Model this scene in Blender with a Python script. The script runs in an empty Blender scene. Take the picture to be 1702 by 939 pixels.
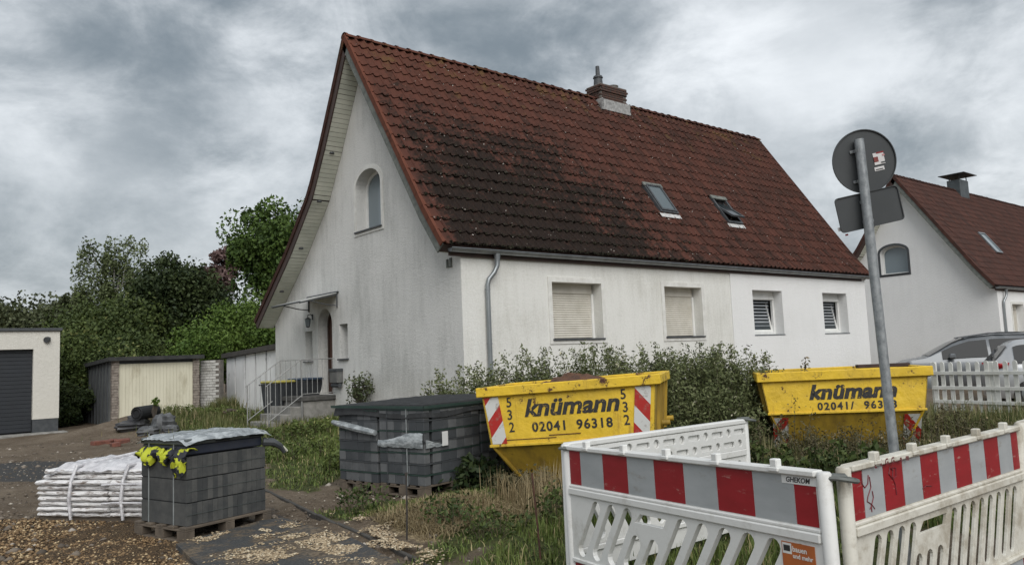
import bpy, bmesh, math, random
import numpy as np
from mathutils import Vector, Matrix
from mathutils.geometry import tessellate_polygon
random.seed(7); RNG = np.random.default_rng(7)
SC = bpy.context.scene
COL = SC.collection

# ------------------------------------------------------------------ camera
YAW, PIT, ROL, FPX = 0.6874, 0.0964, -0.0406, 1300.84
CAM = np.array([-9.0736, -12.6412, 1.6])
fw = np.array([math.sin(YAW)*math.cos(PIT), math.cos(YAW)*math.cos(PIT), math.sin(PIT)])
r0 = np.array([math.cos(YAW), -math.sin(YAW), 0.0]); u0 = np.cross(r0, fw)
rt = r0*math.cos(ROL)+u0*math.sin(ROL); up = -r0*math.sin(ROL)+u0*math.cos(ROL)
cd = bpy.data.cameras.new('camera'); cam = bpy.data.objects.new('camera', cd); COL.objects.link(cam)
cam.matrix_world = Matrix(((rt[0], up[0], -fw[0], CAM[0]), (rt[1], up[1], -fw[1], CAM[1]), (rt[2], up[2], -fw[2], CAM[2]), (0, 0, 0, 1)))
cd.sensor_width = 36; cd.lens = 36*FPX/1702; cd.clip_start = 0.05; cd.clip_end = 3000
SC.camera = cam
SC.view_settings.view_transform = 'Standard'; SC.view_settings.look = 'None'
SC.view_settings.exposure = 0.62; SC.view_settings.gamma = 1

def ray(x, y): return fw + rt*(x-851)/FPX - up*(y-469.5)/FPX
def plane_at(x, y, ax, v):          # point on an axis plane seen at a place of the survey photo
    d = ray(x, y); return CAM + d*((v-CAM[ax])/d[ax])
def at(x, y, dep): return CAM + ray(x, y)*dep
RH = np.array([math.cos(YAW), -math.sin(YAW)]); FH = np.array([math.sin(YAW), math.cos(YAW)])
def cw(X, Z): return CAM[:2] + X*RH + Z*FH      # metres right / ahead of the survey point -> ground coordinates
def cax(px, py, dep): return at(px, py, dep)[:2]
def cang(deg): return math.radians(deg)-YAW      # heading measured from the survey axis -> world angle
def sst(a, b, v):
    t = np.clip((v-a)/(b-a), 0, 1); return t*t*(3-2*t)
def gh(x, y):                        # height of the ground
    x = np.asarray(x, float); y = np.asarray(y, float)
    z = 0.30*sst(-4.5, 0.5, x)*sst(-7.5, -2.0, y)
    z = z*(1-0.3*sst(10, 16, y))
    mx, my = MOUND
    z = z + 0.45*np.exp(-(((x-mx)/1.7)**2+((y-my)/1.2)**2))
    m2 = M2; z = z + 0.13*np.exp(-(((x-m2[0])/1.0)**2+((y-m2[1])/0.6)**2))
    return z
MOUND = plane_at(232, 712, 2, 0.1)[:2]; M2 = plane_at(760, 850, 2, 0)[:2]
def G(x, y):
    P = plane_at(x, y, 2, 0.0)
    for _ in range(8): P = plane_at(x, y, 2, float(gh(P[0], P[1])))
    return P

# ------------------------------------------------------------------ node helper
class S:
    def __init__(s, nt, k): s.nt, s.k = nt, k
    def m(s, op, *o, clamp=False):
        n = s.nt.nodes.new('ShaderNodeMath'); n.operation = op; n.use_clamp = clamp
        for i, v in enumerate((s,)+o):
            if isinstance(v, S): s.nt.links.new(v.k, n.inputs[i])
            else: n.inputs[i].default_value = v
        return S(s.nt, n.outputs[0])
    def __add__(s, o): return s.m('ADD', o)
    def __radd__(s, o): return s.m('ADD', o)
    def __sub__(s, o): return s.m('SUBTRACT', o)
    def __rsub__(s, o): return (s*-1.0)+o
    def __mul__(s, o): return s.m('MULTIPLY', o)
    def __rmul__(s, o): return s.m('MULTIPLY', o)
    def __truediv__(s, o): return s.m('DIVIDE', o)
    def ss(s, a, b, lo=0., hi=1.):
        n = s.nt.nodes.new('ShaderNodeMapRange'); n.interpolation_type = 'SMOOTHSTEP'
        s.nt.links.new(s.k, n.inputs[0])
        for i, v in enumerate((a, b, lo, hi)): n.inputs[i+1].default_value = v
        return S(s.nt, n.outputs[0])
class NT:
    def __init__(s, nt): s.nt = nt; s.p = None
    def new(s, t): return s.nt.nodes.new(t)
    def link(s, a, b): s.nt.links.new(a.k if isinstance(a, S) else a, b)
    def pos(s):
        if s.p is None: s.p = S(s.nt, s.new('ShaderNodeNewGeometry').outputs['Position'])
        return s.p
    def xyz(s, v):
        n = s.new('ShaderNodeSeparateXYZ'); s.link(v, n.inputs[0]); return [S(s.nt, o) for o in n.outputs]
    def comb(s, *a):
        n = s.new('ShaderNodeCombineXYZ')
        for i, v in enumerate(a):
            if isinstance(v, S): s.link(v, n.inputs[i])
            else: n.inputs[i].default_value = v
        return S(s.nt, n.outputs[0])
    def vscale(s, v, sc):
        n = s.new('ShaderNodeVectorMath'); n.operation = 'MULTIPLY'; s.link(v, n.inputs[0]); n.inputs[1].default_value = sc
        return S(s.nt, n.outputs[0])
    def vadd(s, v, sc):
        n = s.new('ShaderNodeVectorMath'); n.operation = 'ADD'; s.link(v, n.inputs[0])
        if isinstance(sc, S): s.link(sc, n.inputs[1])
        else: n.inputs[1].default_value = sc
        return S(s.nt, n.outputs[0])
    def noise(s, v, scale, detail=5, rough=.6, dist=0):
        n = s.new('ShaderNodeTexNoise'); s.link(v, n.inputs['Vector'])
        n.inputs['Scale'].default_value = scale; n.inputs['Detail'].default_value = detail
        n.inputs['Roughness'].default_value = rough; n.inputs['Distortion'].default_value = dist
        return S(s.nt, n.outputs[0])
    def white(s, v):
        n = s.new('ShaderNodeTexWhiteNoise'); n.noise_dimensions = '3D'; s.link(v, n.inputs['Vector']); return S(s.nt, n.outputs[0])
    def vor(s, v, scale, feat='F1'):
        n = s.new('ShaderNodeTexVoronoi'); n.feature = feat; s.link(v, n.inputs['Vector']); n.inputs['Scale'].default_value = scale
        return S(s.nt, n.outputs['Distance'])
    def mix(s, f, a, b, mode='MIX'):
        n = s.new('ShaderNodeMix'); n.data_type = 'RGBA'; n.blend_type = mode
        if isinstance(f, S): s.link(f, n.inputs[0])
        else: n.inputs[0].default_value = f
        for i, v in ((6, a), (7, b)):
            if isinstance(v, S): s.link(v, n.inputs[i])
            else: n.inputs[i].default_value = tuple(v)+(1,) if len(v) == 3 else v
        return S(s.nt, n.outputs[2])
    def attr(s, name, out='Fac'):
        n = s.new('ShaderNodeAttribute'); n.attribute_name = name; return S(s.nt, n.outputs[out])
    def bump(s, h, st=.3, dist=.01):
        n = s.new('ShaderNodeBump'); n.inputs['Strength'].default_value = st; n.inputs['Distance'].default_value = dist
        s.link(h, n.inputs['Height']); return S(s.nt, n.outputs[0])
MATS = {}
def mat(name, fn):
    if name in MATS: return MATS[name]
    m = bpy.data.materials.new(name); m.use_nodes = True; nt = NT(m.node_tree)
    b = m.node_tree.nodes['Principled BSDF']; d = fn(nt)
    for k, v in d.items():
        if isinstance(v, S): nt.link(v, b.inputs[k])
        else: b.inputs[k].default_value = (tuple(v)+(1,)) if isinstance(v, (tuple, list)) and len(v) == 3 else v
    MATS[name] = m; return m
def M(name, c1, c2=None, scale=4., rough=.8, bump=0., bs=40., bd=.006, metal=0., stretch=(1, 1, 1), stain=None, ss=1.2, sl=(.55, .75), spec=.5, coat=0):
    def fn(n):
        p = n.vscale(n.pos(), stretch)
        c = n.mix(n.noise(p, scale).ss(.3, .7), c1, c2 or c1)
        if stain: c = n.mix(n.noise(n.vadd(p, (7, 3, 1)), ss, 8, .7).ss(*sl), c, stain)
        d = {'Base Color': c, 'Roughness': rough, 'Metallic': metal, 'Specular IOR Level': spec, 'Coat Weight': coat}
        if bump: d['Normal'] = n.bump(n.noise(n.pos(), bs, 4), bump, bd)
        return d
    return mat(name, fn)

# ------------------------------------------------------------------ world: overcast sky
SUN_EL, SUN_AZ = math.radians(42), math.radians(204)   # azimuth clockwise from +Y
w = bpy.data.worlds.new('World'); SC.world = w; w.use_nodes = True
n = NT(w.node_tree); bg = w.node_tree.nodes['Background']
sky = n.new('ShaderNodeTexSky'); sky.sky_type = 'NISHITA'; sky.sun_disc = False
sky.sun_elevation = SUN_EL; sky.sun_rotation = SUN_AZ; sky.air_density = 1.5; sky.dust_density = 3
tc = n.new('ShaderNodeTexCoord'); D = S(w.node_tree, tc.outputs['Generated'])
dx, dy, dz = n.xyz(D)
zz = dz.m('MAXIMUM', 0.0)+.16
uv = n.comb(dx/zz, dy/zz, 0.0)
Ds = n.vscale(D, (1, 1, 1.9))
n1 = n.noise(n.vadd(Ds, (3.1, 1.7, 0)), 2.1, 12, .58, .25)
n2 = n.noise(n.vadd(Ds, (9.3, 4.2, 2)), 5.2, 12, .62, .5)
n3 = n.noise(n.vadd(Ds, (1.3, 7.7, 5)), 8.0, 12, .62, .2)
def lobe(px, py, wd, wu):           # a brighter or darker mass of cloud in one direction of the sky
    v = ray(px, py); v = v/np.linalg.norm(v)
    dd = n.new('ShaderNodeVectorMath'); dd.operation = 'DISTANCE'; n.link(D, dd.inputs[0]); dd.inputs[1].default_value = tuple(v)
    q = S(w.node_tree, dd.outputs['Value'])+(n2-.5)*(1.1*wd)+(n3-.5)*(.7*wd)
    return q.ss(0., wd, wu, 0.)
L = (n1-.5)*.9+(n2-.5)*1.05+(n3-.5)*.65+.37
for a in ((40, 190, .14, .22), (110, 215, .08, .12), (390, 290, .13, .35), (480, 190, .07, .12), (300, 60, .24, -.22), (800, 10, .3, -.18), (150, 320, .12, -.02),
          (1190, 90, .16, .30), (1560, 60, .16, .28), (1400, 180, .12, .22), (1560, 250, .09, -.34), (1460, 240, .06, -.26), (1640, 170, .07, .12), (1330, 240, .05, -.16), (60, 430, .16, .18), (1600, 15, .07, -.2), (1050, 30, .1, -.12)):
    L = L + lobe(a[0], a[1], a[2]*1.15, a[3]*.75)
Lc = L.ss(-.10, 1.02)
cc = n.mix(Lc, (.140, .168, .192), (.68, .705, .73))
low = dz.ss(-.02, -.3)
cc = n.mix(low, cc, (.22, .22, .20))
nis = n.mix(1.0, S(w.node_tree, sky.outputs[0]), (.1, .1, .1), 'MULTIPLY')
cc = n.mix(.94, nis, cc)
n.link(cc, bg.inputs[0]); bg.inputs[1].default_value = 1.0
sl = bpy.data.lights.new('sun', 'SUN'); so = bpy.data.objects.new('sun', sl); COL.objects.link(so)
sl.energy = 1.5; sl.angle = math.radians(50); sl.color = (1, .98, .95)
sd = Vector((math.sin(SUN_AZ)*math.cos(SUN_EL), math.cos(SUN_AZ)*math.cos(SUN_EL), math.sin(SUN_EL)))
so.rotation_euler = sd.to_track_quat('Z', 'Y').to_euler(); so.location = (0, -20, 30)

# ------------------------------------------------------------------ mesh helpers
class MB:
    def __init__(s): s.v = []; s.f = []; s.mi = []; s.cur = 0; s.sm = False
    def add(s, vs, fs):
        o = len(s.v); s.v += [tuple(map(float, v)) for v in vs]; s.f += [tuple(i+o for i in f) for f in fs]; s.mi += [s.cur]*len(fs); return s
    def quad(s, a, b, c, d): return s.add([a, b, c, d], [(0, 1, 2, 3)])
    def box(s, x0, y0, z0, x1, y1, z1, b=0., T=None):
        x0, x1 = min(x0, x1), max(x0, x1); y0, y1 = min(y0, y1), max(y0, y1); z0, z1 = min(z0, z1), max(z0, z1)
        if b:
            b = min(b, (x1-x0)*.45, (y1-y0)*.45, (z1-z0)*.45); vs = []
            for sx, X in ((1, x0), (-1, x1)):
                for sy, Y in ((1, y0), (-1, y1)):
                    for sz, Z in ((1, z0), (-1, z1)):
                        vs += [(X, Y+sy*b, Z+sz*b), (X+sx*b, Y, Z+sz*b), (X+sx*b, Y+sy*b, Z)]
            c = lambda i, j, k, a: ((i*2+j)*2+k)*3+a
            fs = [(c(i, 0, 0, 0), c(i, 1, 0, 0), c(i, 1, 1, 0), c(i, 0, 1, 0)) for i in (0, 1)]
            fs += [(c(0, j, 0, 1), c(1, j, 0, 1), c(1, j, 1, 1), c(0, j, 1, 1)) for j in (0, 1)]
            fs += [(c(0, 0, k, 2), c(1, 0, k, 2), c(1, 1, k, 2), c(0, 1, k, 2)) for k in (0, 1)]
            for i in (0, 1):
                for j in (0, 1): fs.append((c(i, j, 0, 0), c(i, j, 1, 0), c(i, j, 1, 1), c(i, j, 0, 1)))
                for k in (0, 1): fs.append((c(i, 0, k, 0), c(i, 1, k, 0), c(i, 1, k, 2), c(i, 0, k, 2)))
            for j in (0, 1):
                for k in (0, 1): fs.append((c(0, j, k, 1), c(1, j, k, 1), c(1, j, k, 2), c(0, j, k, 2)))
            fs += [(c(i, j, k, 0), c(i, j, k, 1), c(i, j, k, 2)) for i in (0, 1) for j in (0, 1) for k in (0, 1)]
        else:
            vs = [(x0, y0, z0), (x1, y0, z0), (x1, y1, z0), (x0, y1, z0), (x0, y0, z1), (x1, y0, z1), (x1, y1, z1), (x0, y1, z1)]
            fs = [(0, 3, 2, 1), (4, 5, 6, 7), (0, 1, 5, 4), (1, 2, 6, 5), (2, 3, 7, 6), (3, 0, 4, 7)]
        if T is not None: vs = [tuple(T @ Vector(v)) for v in vs]
        return s.add(vs, fs)
    def tube(s, pts, r, n=8, caps=True):
        pts = [Vector(p) for p in pts]; rs = r if isinstance(r, (list, tuple)) else [r]*len(pts)
        o = len(s.v); prev = None
        for i, p in enumerate(pts):
            t = (pts[min(i+1, len(pts)-1)]-pts[max(i-1, 0)]).normalized()
            if prev is None: a = t.cross(Vector((0, 0, 1)) if abs(t.z) < .95 else Vector((1, 0, 0))).normalized()
            else: a = (prev-t*prev.dot(t)).normalized()
            prev = a; b = t.cross(a)
            for k in range(n):
                th = 2*math.pi*k/n; s.v.append(tuple(p+a*(rs[i]*math.cos(th))+b*(rs[i]*math.sin(th))))
        for i in range(len(pts)-1):
            for k in range(n):
                s.f.append((o+i*n+k, o+i*n+(k+1) % n, o+(i+1)*n+(k+1) % n, o+(i+1)*n+k)); s.mi.append(s.cur)
        if caps:
            s.f.append(tuple(o+k for k in range(n))[::-1]); s.f.append(tuple(o+(len(pts)-1)*n+k for k in range(n))); s.mi += [s.cur]*2
        return s
    def plate(s, outer, holes, fr, d0, d1):   # 2-D polygon with holes, extruded between depths; fr(a,b,c)->3-D
        loops = [outer]+holes; flat = [p for l in loops for p in l]; N = len(flat)
        tr = tessellate_polygon([[Vector((p[0], p[1], 0)) for p in l] for l in loops])
        vs = [fr(p[0], p[1], d0) for p in flat]+[fr(p[0], p[1], d1) for p in flat]
        fs = [tuple(t) for t in tr]+[tuple(i+N for i in t) for t in tr]; k = 0
        for l in loops:
            m = len(l); fs += [(k+i, k+(i+1) % m, N+k+(i+1) % m, N+k+i) for i in range(m)]; k += m
        return s.add(vs, fs)
    def mesh(s, name, mats):
        me = bpy.data.meshes.new(name); me.from_pydata(s.v, [], s.f)
        for m in (mats if isinstance(mats, (list, tuple)) else [mats]): me.materials.append(m)
        if s.cur or any(s.mi): me.polygons.foreach_set('material_index', s.mi)
        bm = bmesh.new(); bm.from_mesh(me); bmesh.ops.recalc_face_normals(bm, faces=bm.faces); bm.to_mesh(me); bm.free()
        if s.sm:
            me.polygons.foreach_set('use_smooth', [True]*len(me.polygons))
            try: me.set_sharp_from_angle(angle=math.radians(38))
            except Exception: pass
        return me
    def build(s, name, mats, parent=None, **k): return link(name, s.mesh(name, mats), parent, **k)
def link(name, me, parent=None, **k):
    o = bpy.data.objects.new(name, me); COL.objects.link(o)
    if parent is not None: o.parent = parent
    for a, b in k.items():
        if a in ('location', 'rotation_euler', 'scale', 'matrix_local'): setattr(o, a, b)
        else: o[a] = b
    return o
def thing(name, label, cat, loc=(0, 0, 0), rz=0., group=None, ry=0., rx=0.):
    o = bpy.data.objects.new(name, None); COL.objects.link(o); o.location = tuple(map(float, loc)); o.rotation_euler = (rx, ry, rz)
    o.empty_display_size = .2; o['label'] = label; o['category'] = cat
    if group: o['group'] = group
    return o
def tag(o, label, cat, group=None):
    o['label'] = label; o['category'] = cat
    if group: o['group'] = group
    return o
def bevel(o, w=.004, seg=1):
    m = o.modifiers.new('bevel', 'BEVEL'); m.width = w; m.segments = seg; m.limit_method = 'ANGLE'; return o
def copy_tree(o, loc, rz=None, label=None, parent=None):
    c = o.copy(); COL.objects.link(c); c.parent = parent
    if parent is None:
        c.location = tuple(map(float, loc))
        if rz is not None: c.rotation_euler = (0, 0, rz)
        if label: c['label'] = label
    for ch in list(o.children): copy_tree(ch, None, parent=c)
    return c
FONT = {}
def text(parent, body, size, P, mt, shear=0, fat=0., align='LEFT', sx=1., space=1., depth=.0015, rot=0.):
    # flat lettering on a local plane; P = 4x4 matrix
    cu = bpy.data.curves.new('lettering', 'FONT'); cu.body = body; cu.size = size; cu.shear = shear; cu.offset = fat
    cu.align_x = align; cu.space_character = space; cu.extrude = depth; cu.resolution_u = 3
    to = bpy.data.objects.new('tmp', cu); COL.objects.link(to)
    dg = bpy.context.evaluated_depsgraph_get(); me = bpy.data.meshes.new_from_object(to.evaluated_get(dg))
    bpy.data.objects.remove(to)
    me.materials.clear(); me.materials.append(mt)
    me.transform(P @ Matrix.Rotation(rot, 4, 'Z') @ Matrix.Diagonal((sx, 1, 1, 1)))
    return link('lettering', me, parent)
def FR(o, u, v):
    u = Vector(u).normalized(); v = Vector(v); v = (v-u*v.dot(u)).normalized(); nn = u.cross(v); o = Vector(o)
    return Matrix(((u.x, v.x, nn.x, o.x), (u.y, v.y, nn.y, o.y), (u.z, v.z, nn.z, o.z), (0, 0, 0, 1)))
def leaves_mesh(name, C, size, mats, tone=None, flat=.0, long=1.6, rng=RNG, droop=0., matidx=None):
    N = len(C); C = np.asarray(C); size = np.broadcast_to(size, N)[:, None]
    a = rng.normal(size=(N, 3)); a[:, 2] = a[:, 2]*(1-flat)-droop; a /= np.linalg.norm(a, axis=1)[:, None]
    b = rng.normal(size=(N, 3)); b -= a*(a*b).sum(1)[:, None]; b /= np.linalg.norm(b, axis=1)[:, None]
    V = np.empty((N, 4, 3)); V[:, 0] = C-a*size*long/2; V[:, 1] = C+b*size/2+a*size*.1; V[:, 2] = C+a*size*long/2; V[:, 3] = C-b*size/2+a*size*.1
    me = bpy.data.meshes.new(name); me.vertices.add(N*4); me.vertices.foreach_set('co', V.ravel())
    me.loops.add(N*4); me.loops.foreach_set('vertex_index', np.arange(N*4)); me.polygons.add(N)
    me.polygons.foreach_set('loop_start', np.arange(0, N*4, 4)); me.polygons.foreach_set('loop_total', np.full(N, 4))
    if matidx is not None: me.polygons.foreach_set('material_index', matidx)
    at_ = me.attributes.new('tone', 'FLOAT', 'FACE'); at_.data.foreach_set('value', (rng.random(N) if tone is None else tone).astype(np.float32))
    for m in (mats if isinstance(mats, list) else [mats]): me.materials.append(m)
    me.update(); return me
def blades_mesh(name, P, h, wdt, mats, lean=.35, rng=RNG, tone=None):
    N = len(P); P = np.asarray(P); h = np.broadcast_to(h, N); th = rng.random(N)*6.283; ln = rng.normal(size=N)*lean
    d = np.stack([np.cos(th), np.sin(th), 0*th], 1); e = np.stack([-np.sin(th), np.cos(th), 0*th], 1)*(wdt/2)
    mid = P+np.c_[d[:, :2]*(ln*h*.35)[:, None], h*.55]; tip = P+np.c_[d[:, :2]*(ln*h)[:, None], h*np.clip(1-.25*np.abs(ln), .3, 1)]
    V = np.empty((N, 5, 3)); V[:, 0] = P-e; V[:, 1] = P+e; V[:, 2] = mid+e*.8; V[:, 3] = mid-e*.8; V[:, 4] = tip
    me = bpy.data.meshes.new(name); me.vertices.add(N*5); me.vertices.foreach_set('co', V.ravel())
    idx = np.array([0, 1, 2, 3, 3, 2, 4])[None]+np.arange(N)[:, None]*5
    me.loops.add(N*7); me.loops.foreach_set('vertex_index', idx.ravel()); me.polygons.add(N*2)
    me.polygons.foreach_set('loop_start', (np.array([0, 4])[None]+np.arange(N)[:, None]*7).ravel()); me.polygons.foreach_set('loop_total', np.tile([4, 3], N))
    t = rng.random(N) if tone is None else tone
    at_ = me.attributes.new('tone', 'FLOAT', 'FACE'); at_.data.foreach_set('value', np.repeat(t, 2).astype(np.float32))
    me.materials.append(mats); me.update(); return me
def leafmat(name, c1, c2, c3=None, tr=.25):
    def fn(n):
        t = n.attr('tone'); big = n.noise(n.pos(), .9, 3)
        c = n.mix((t*.6+big*.8-.2).ss(.1, .9), c1, c2)
        if c3: c = n.mix(t.ss(.86, .93), c, c3)
        return {'Base Color': c, 'Roughness': .62, 'Specular IOR Level': .25, 'Transmission Weight': 0.0, 'Subsurface Weight': 0.0}
    return mat(name, fn)

# ------------------------------------------------------------------ common materials
def plaster(name, c, dirt, amt, warm):
    def fn(n):
        p = n.pos(); st = n.noise(n.vscale(p, (1.6, 1.6, .22)), 3.2, 7, .65); pt = n.noise(p, .55, 6, .6); fine = n.noise(p, 24, 5, .75)
        k = (st*.44+pt*.64+fine*.46-.30)
        col = n.mix(k.ss(.37, .70, 0, amt), c, dirt)
        x, y, z = n.xyz(p)
        foot = z.ss(1.7, .3, 0, .35)*pt
        col = n.mix(foot, col, warm)
        return {'Base Color': col, 'Roughness': .95, 'Specular IOR Level': .15, 'Normal': n.bump(n.noise(p, 48, 5, .75)+n.noise(p, 14, 3)*.6, .9, .02)}
    return mat(name, fn)
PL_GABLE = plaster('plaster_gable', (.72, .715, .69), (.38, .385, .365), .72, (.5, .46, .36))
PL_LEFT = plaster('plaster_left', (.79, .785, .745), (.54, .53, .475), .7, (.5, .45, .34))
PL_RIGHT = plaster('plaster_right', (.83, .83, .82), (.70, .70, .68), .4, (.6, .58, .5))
PL_NB = plaster('plaster_neighbour', (.84, .84, .83), (.68, .68, .67), .4, (.6, .58, .5))
WHITE = M('white_pvc', (.78, .78, .76), (.70, .70, .67), 6, .35)
ZINC = M('zinc', (.34, .36, .37), (.24, .26, .27), 5, .38, metal=.75, stretch=(1, 1, .3))
SLATE = M('slate_grey', (.07, .075, .08), (.045, .05, .055), 8, .55)
DARK = M('dark_void', (.012, .013, .014), None, 3, .8)
WOODDK = M('dark_wood', (.06, .03, .022), (.035, .02, .015), 9, .6)
def glassm(name='window_glass', c=(.03, .04, .045), sp=.5):
    return mat(name, lambda n: {'Base Color': c, 'Roughness': .05, 'Specular IOR Level': sp, 'Metallic': .0, 'IOR': 1.5})
GLASS = glassm()
GLASS_L = glassm('window_glass_light', (.20, .24, .26))
def tilemat(name, nb=False):
    def fn(n):
        p = n.pos(); x, y, z = n.xyz(p)
        oi = n.new('ShaderNodeObjectInfo'); wn = (n.attr('tone')*7.31+S(n.nt, oi.outputs['Random'])*3.7).m('FRACT')
        g = n.noise(p, 1.1, 6, .6); f = n.noise(p, 9, 6, .7); ff = n.noise(p, 40, 5, .7)
        c = n.mix(wn*.75+f*.5-.15, (.096, .037, .026), (.044, .022, .017))
        if nb:
            c = n.mix((f*.6+g*.5).ss(.4, .75, 0, .5), c, (.035, .016, .013))
            return {'Base Color': c, 'Roughness': .75, 'Specular IOR Level': .3, 'Normal': n.bump(ff, .25, .006)}
        org = (x*-1.0).ss(.30, .5)*.8+z.ss(6.4, 9.6)*x.ss(7.5, -.5)*.42
        c = n.mix((org*(wn*.5+.7)).m('MINIMUM', .9), c, (.145, .052, .032))
        ex = (x-2.2)/3.6; ez = (z-(x*-.12+5.5))/1.7
        blob = (ex*ex+ez*ez).ss(.0, 3.4, 1., 0.)*.50+z.ss(7.4, 3.9)*x.ss(9, 0)*.34+z.ss(5.0, 3.9)*.14
        edge = x.ss(-.45, .15)
        mo = ((blob*edge)+(f-.5)*1.9+(ff-.5)*.7+(g-.5)*1.3+(wn-.5)*.22).ss(.10, .60, 0, .94)
        c = n.mix(mo, c, n.mix(ff.ss(.4, .62), (.007, .0055, .005), (.026, .018, .013)))
        c = n.mix((n.noise(p, 2.2, 7, .75)+x.ss(3, 14, 0, .10)).ss(.56, .72, 0, .6), c, (.048, .025, .019))
        c = n.mix((n.noise(n.vadd(p, (5, 5, 5)), 1.6, 5, .7)+z.ss(7.2, 9.4, 0, .14)).ss(.66, .78, 0, .5), c, (.13, .085, .028))
        c = n.mix(y.ss(3.75, 3.95, 0, .72), c, (.028, .018, .016))  # shade on the rear slope and verge painted into the tile colour
        lich = n.vor(p, 6.5).ss(.10, .04)*n.noise(p, 1.3, 3).ss(.46, .58)
        c = n.mix(lich*.6, c, (.36, .33, .29))
        c = n.mix(n.noise(n.vadd(p, (1, 8, 2)), 16, 5, .8).ss(.60, .72, 0, .5), c, (.14, .10, .075))
        return {'Base Color': c, 'Roughness': .85, 'Specular IOR Level': .18, 'Normal': n.bump(ff+f, .4, .01)}
    return mat(name, fn)
TW = 0.225
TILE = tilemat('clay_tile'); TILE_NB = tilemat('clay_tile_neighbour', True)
# ------------------------------------------------------------------ the ground sheet
def poly_mask(X, Y, pts, soft=.25):
    P = [G(*p)[:2] for p in pts]; ins = np.zeros(X.shape, bool); dmin = np.full(X.shape, 1e9)
    for i in range(len(P)):
        (x1, y1), (x2, y2) = P[i], P[(i+1) % len(P)]
        c = ((y1 > Y) != (y2 > Y)) & (X < (x2-x1)*(Y-y1)/(y2-y1+1e-12)+x1); ins ^= c
        t = np.clip(((X-x1)*(x2-x1)+(Y-y1)*(y2-y1))/((x2-x1)**2+(y2-y1)**2+1e-9), 0, 1)
        dmin = np.minimum(dmin, np.hypot(X-x1-t*(x2-x1), Y-y1-t*(y2-y1)))
    return sst(-soft, soft, np.where(ins, dmin, -dmin))
GRASS = [[(330, 678), (560, 662), (575, 790), (520, 818), (446, 812), (436, 772), (300, 724), (262, 706)],
         [(745, 862), (800, 850), (835, 890), (780, 935), (640, 960), (700, 905)],
         [(850, 830), (960, 800), (1500, 760), (1500, 1100), (900, 1200), (760, 960), (800, 890)],
         [(540, 848), (640, 836), (700, 830), (735, 845), (650, 862), (560, 868)],
         [(1180, 770), (1230, 700), (1702, 690), (1900, 700), (1900, 900), (1300, 860)],
         [(740, 812), (850, 800), (850, 826), (760, 850), (730, 835)]]
GRAVEL = [[(-60, 1000), (-60, 868), (60, 862), (230, 868), (300, 905), (300, 1000)]]
WETT = [[(-80, 772), (60, 766), (250, 772), (255, 800), (60, 800), (-80, 800)], [(430, 880), (445, 845), (760, 1000), (660, 1050)]]
STRAW = [[(640, 880), (700, 848), (840, 820), (930, 800), (930, 830), (830, 850), (760, 905), (690, 900)]]
def hn(X, Y, s, seed=0):            # cheap smooth value noise
    r = np.random.default_rng(seed).random((64, 64)); x = X*s+1000; y = Y*s+1000
    i = np.floor(x).astype(int); j = np.floor(y).astype(int); fx = x-i; fy = y-j; fx = fx*fx*(3-2*fx); fy = fy*fy*(3-2*fy)
    g = lambda a, b: r[a % 64, b % 64]
    return (g(i, j)*(1-fx)+g(i+1, j)*fx)*(1-fy)+(g(i, j+1)*(1-fx)+g(i+1, j+1)*fx)*fy
def zones(X, Y):
    nz = (hn(X, Y, 1.3, 1)-.5)*.9+(hn(X, Y, 5, 2)-.5)*.5
    mk = lambda L: np.clip(np.max([poly_mask(X, Y, p, .35) for p in L], 0), 0, 1)
    g = mk(GRASS); g = np.clip(g+nz*(g > .02)*(1-np.abs(g*2-1)*.45), 0, 1)
    return g, mk(GRAVEL), mk(WETT), mk(STRAW)
def axis(c, fine, half, n_out, far):
    a = np.arange(-half, half+1e-6, fine); k = half*((far/half)**(np.arange(1, n_out+1)/n_out)); return np.r_[-k[::-1], a, k]+c
gx = axis(-4, .14, 11, 46, 900); gy = axis(-1.5, .14, 11, 46, 900)
X, Y = np.meshgrid(gx, gy, indexing='ij'); zg, zv, zw, zs = zones(X, Y)
near = sst(30, 12, np.hypot(X+4, Y+3))
Z = gh(X, Y)+near*((hn(X, Y, 1.1, 3)-.5)*.05+(hn(X, Y, 4, 4)-.5)*.035+(hn(X, Y, 9, 5)-.5)*.02)*(1-.7*zw)
nx, ny = len(gx), len(gy); V = np.stack([X, Y, Z], -1).reshape(-1, 3)
ii = np.arange(nx*ny).reshape(nx, ny); F = np.stack([ii[:-1, :-1], ii[1:, :-1], ii[1:, 1:], ii[:-1, 1:]], -1).reshape(-1, 4)
me = bpy.data.meshes.new('ground'); me.vertices.add(len(V)); me.vertices.foreach_set('co', V.ravel())
me.loops.add(F.size); me.loops.foreach_set('vertex_index', F.ravel()); me.polygons.add(len(F))
me.polygons.foreach_set('loop_start', np.arange(0, F.size, 4)); me.polygons.foreach_set('loop_total', np.full(len(F), 4)); me.polygons.foreach_set('use_smooth', np.ones(len(F), bool))
ca = me.color_attributes.new('zone', 'FLOAT_COLOR', 'POINT'); ca.data.foreach_set('color', np.stack([zg, zv, zw, zs], -1).astype(np.float32).ravel()); me.update()
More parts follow.
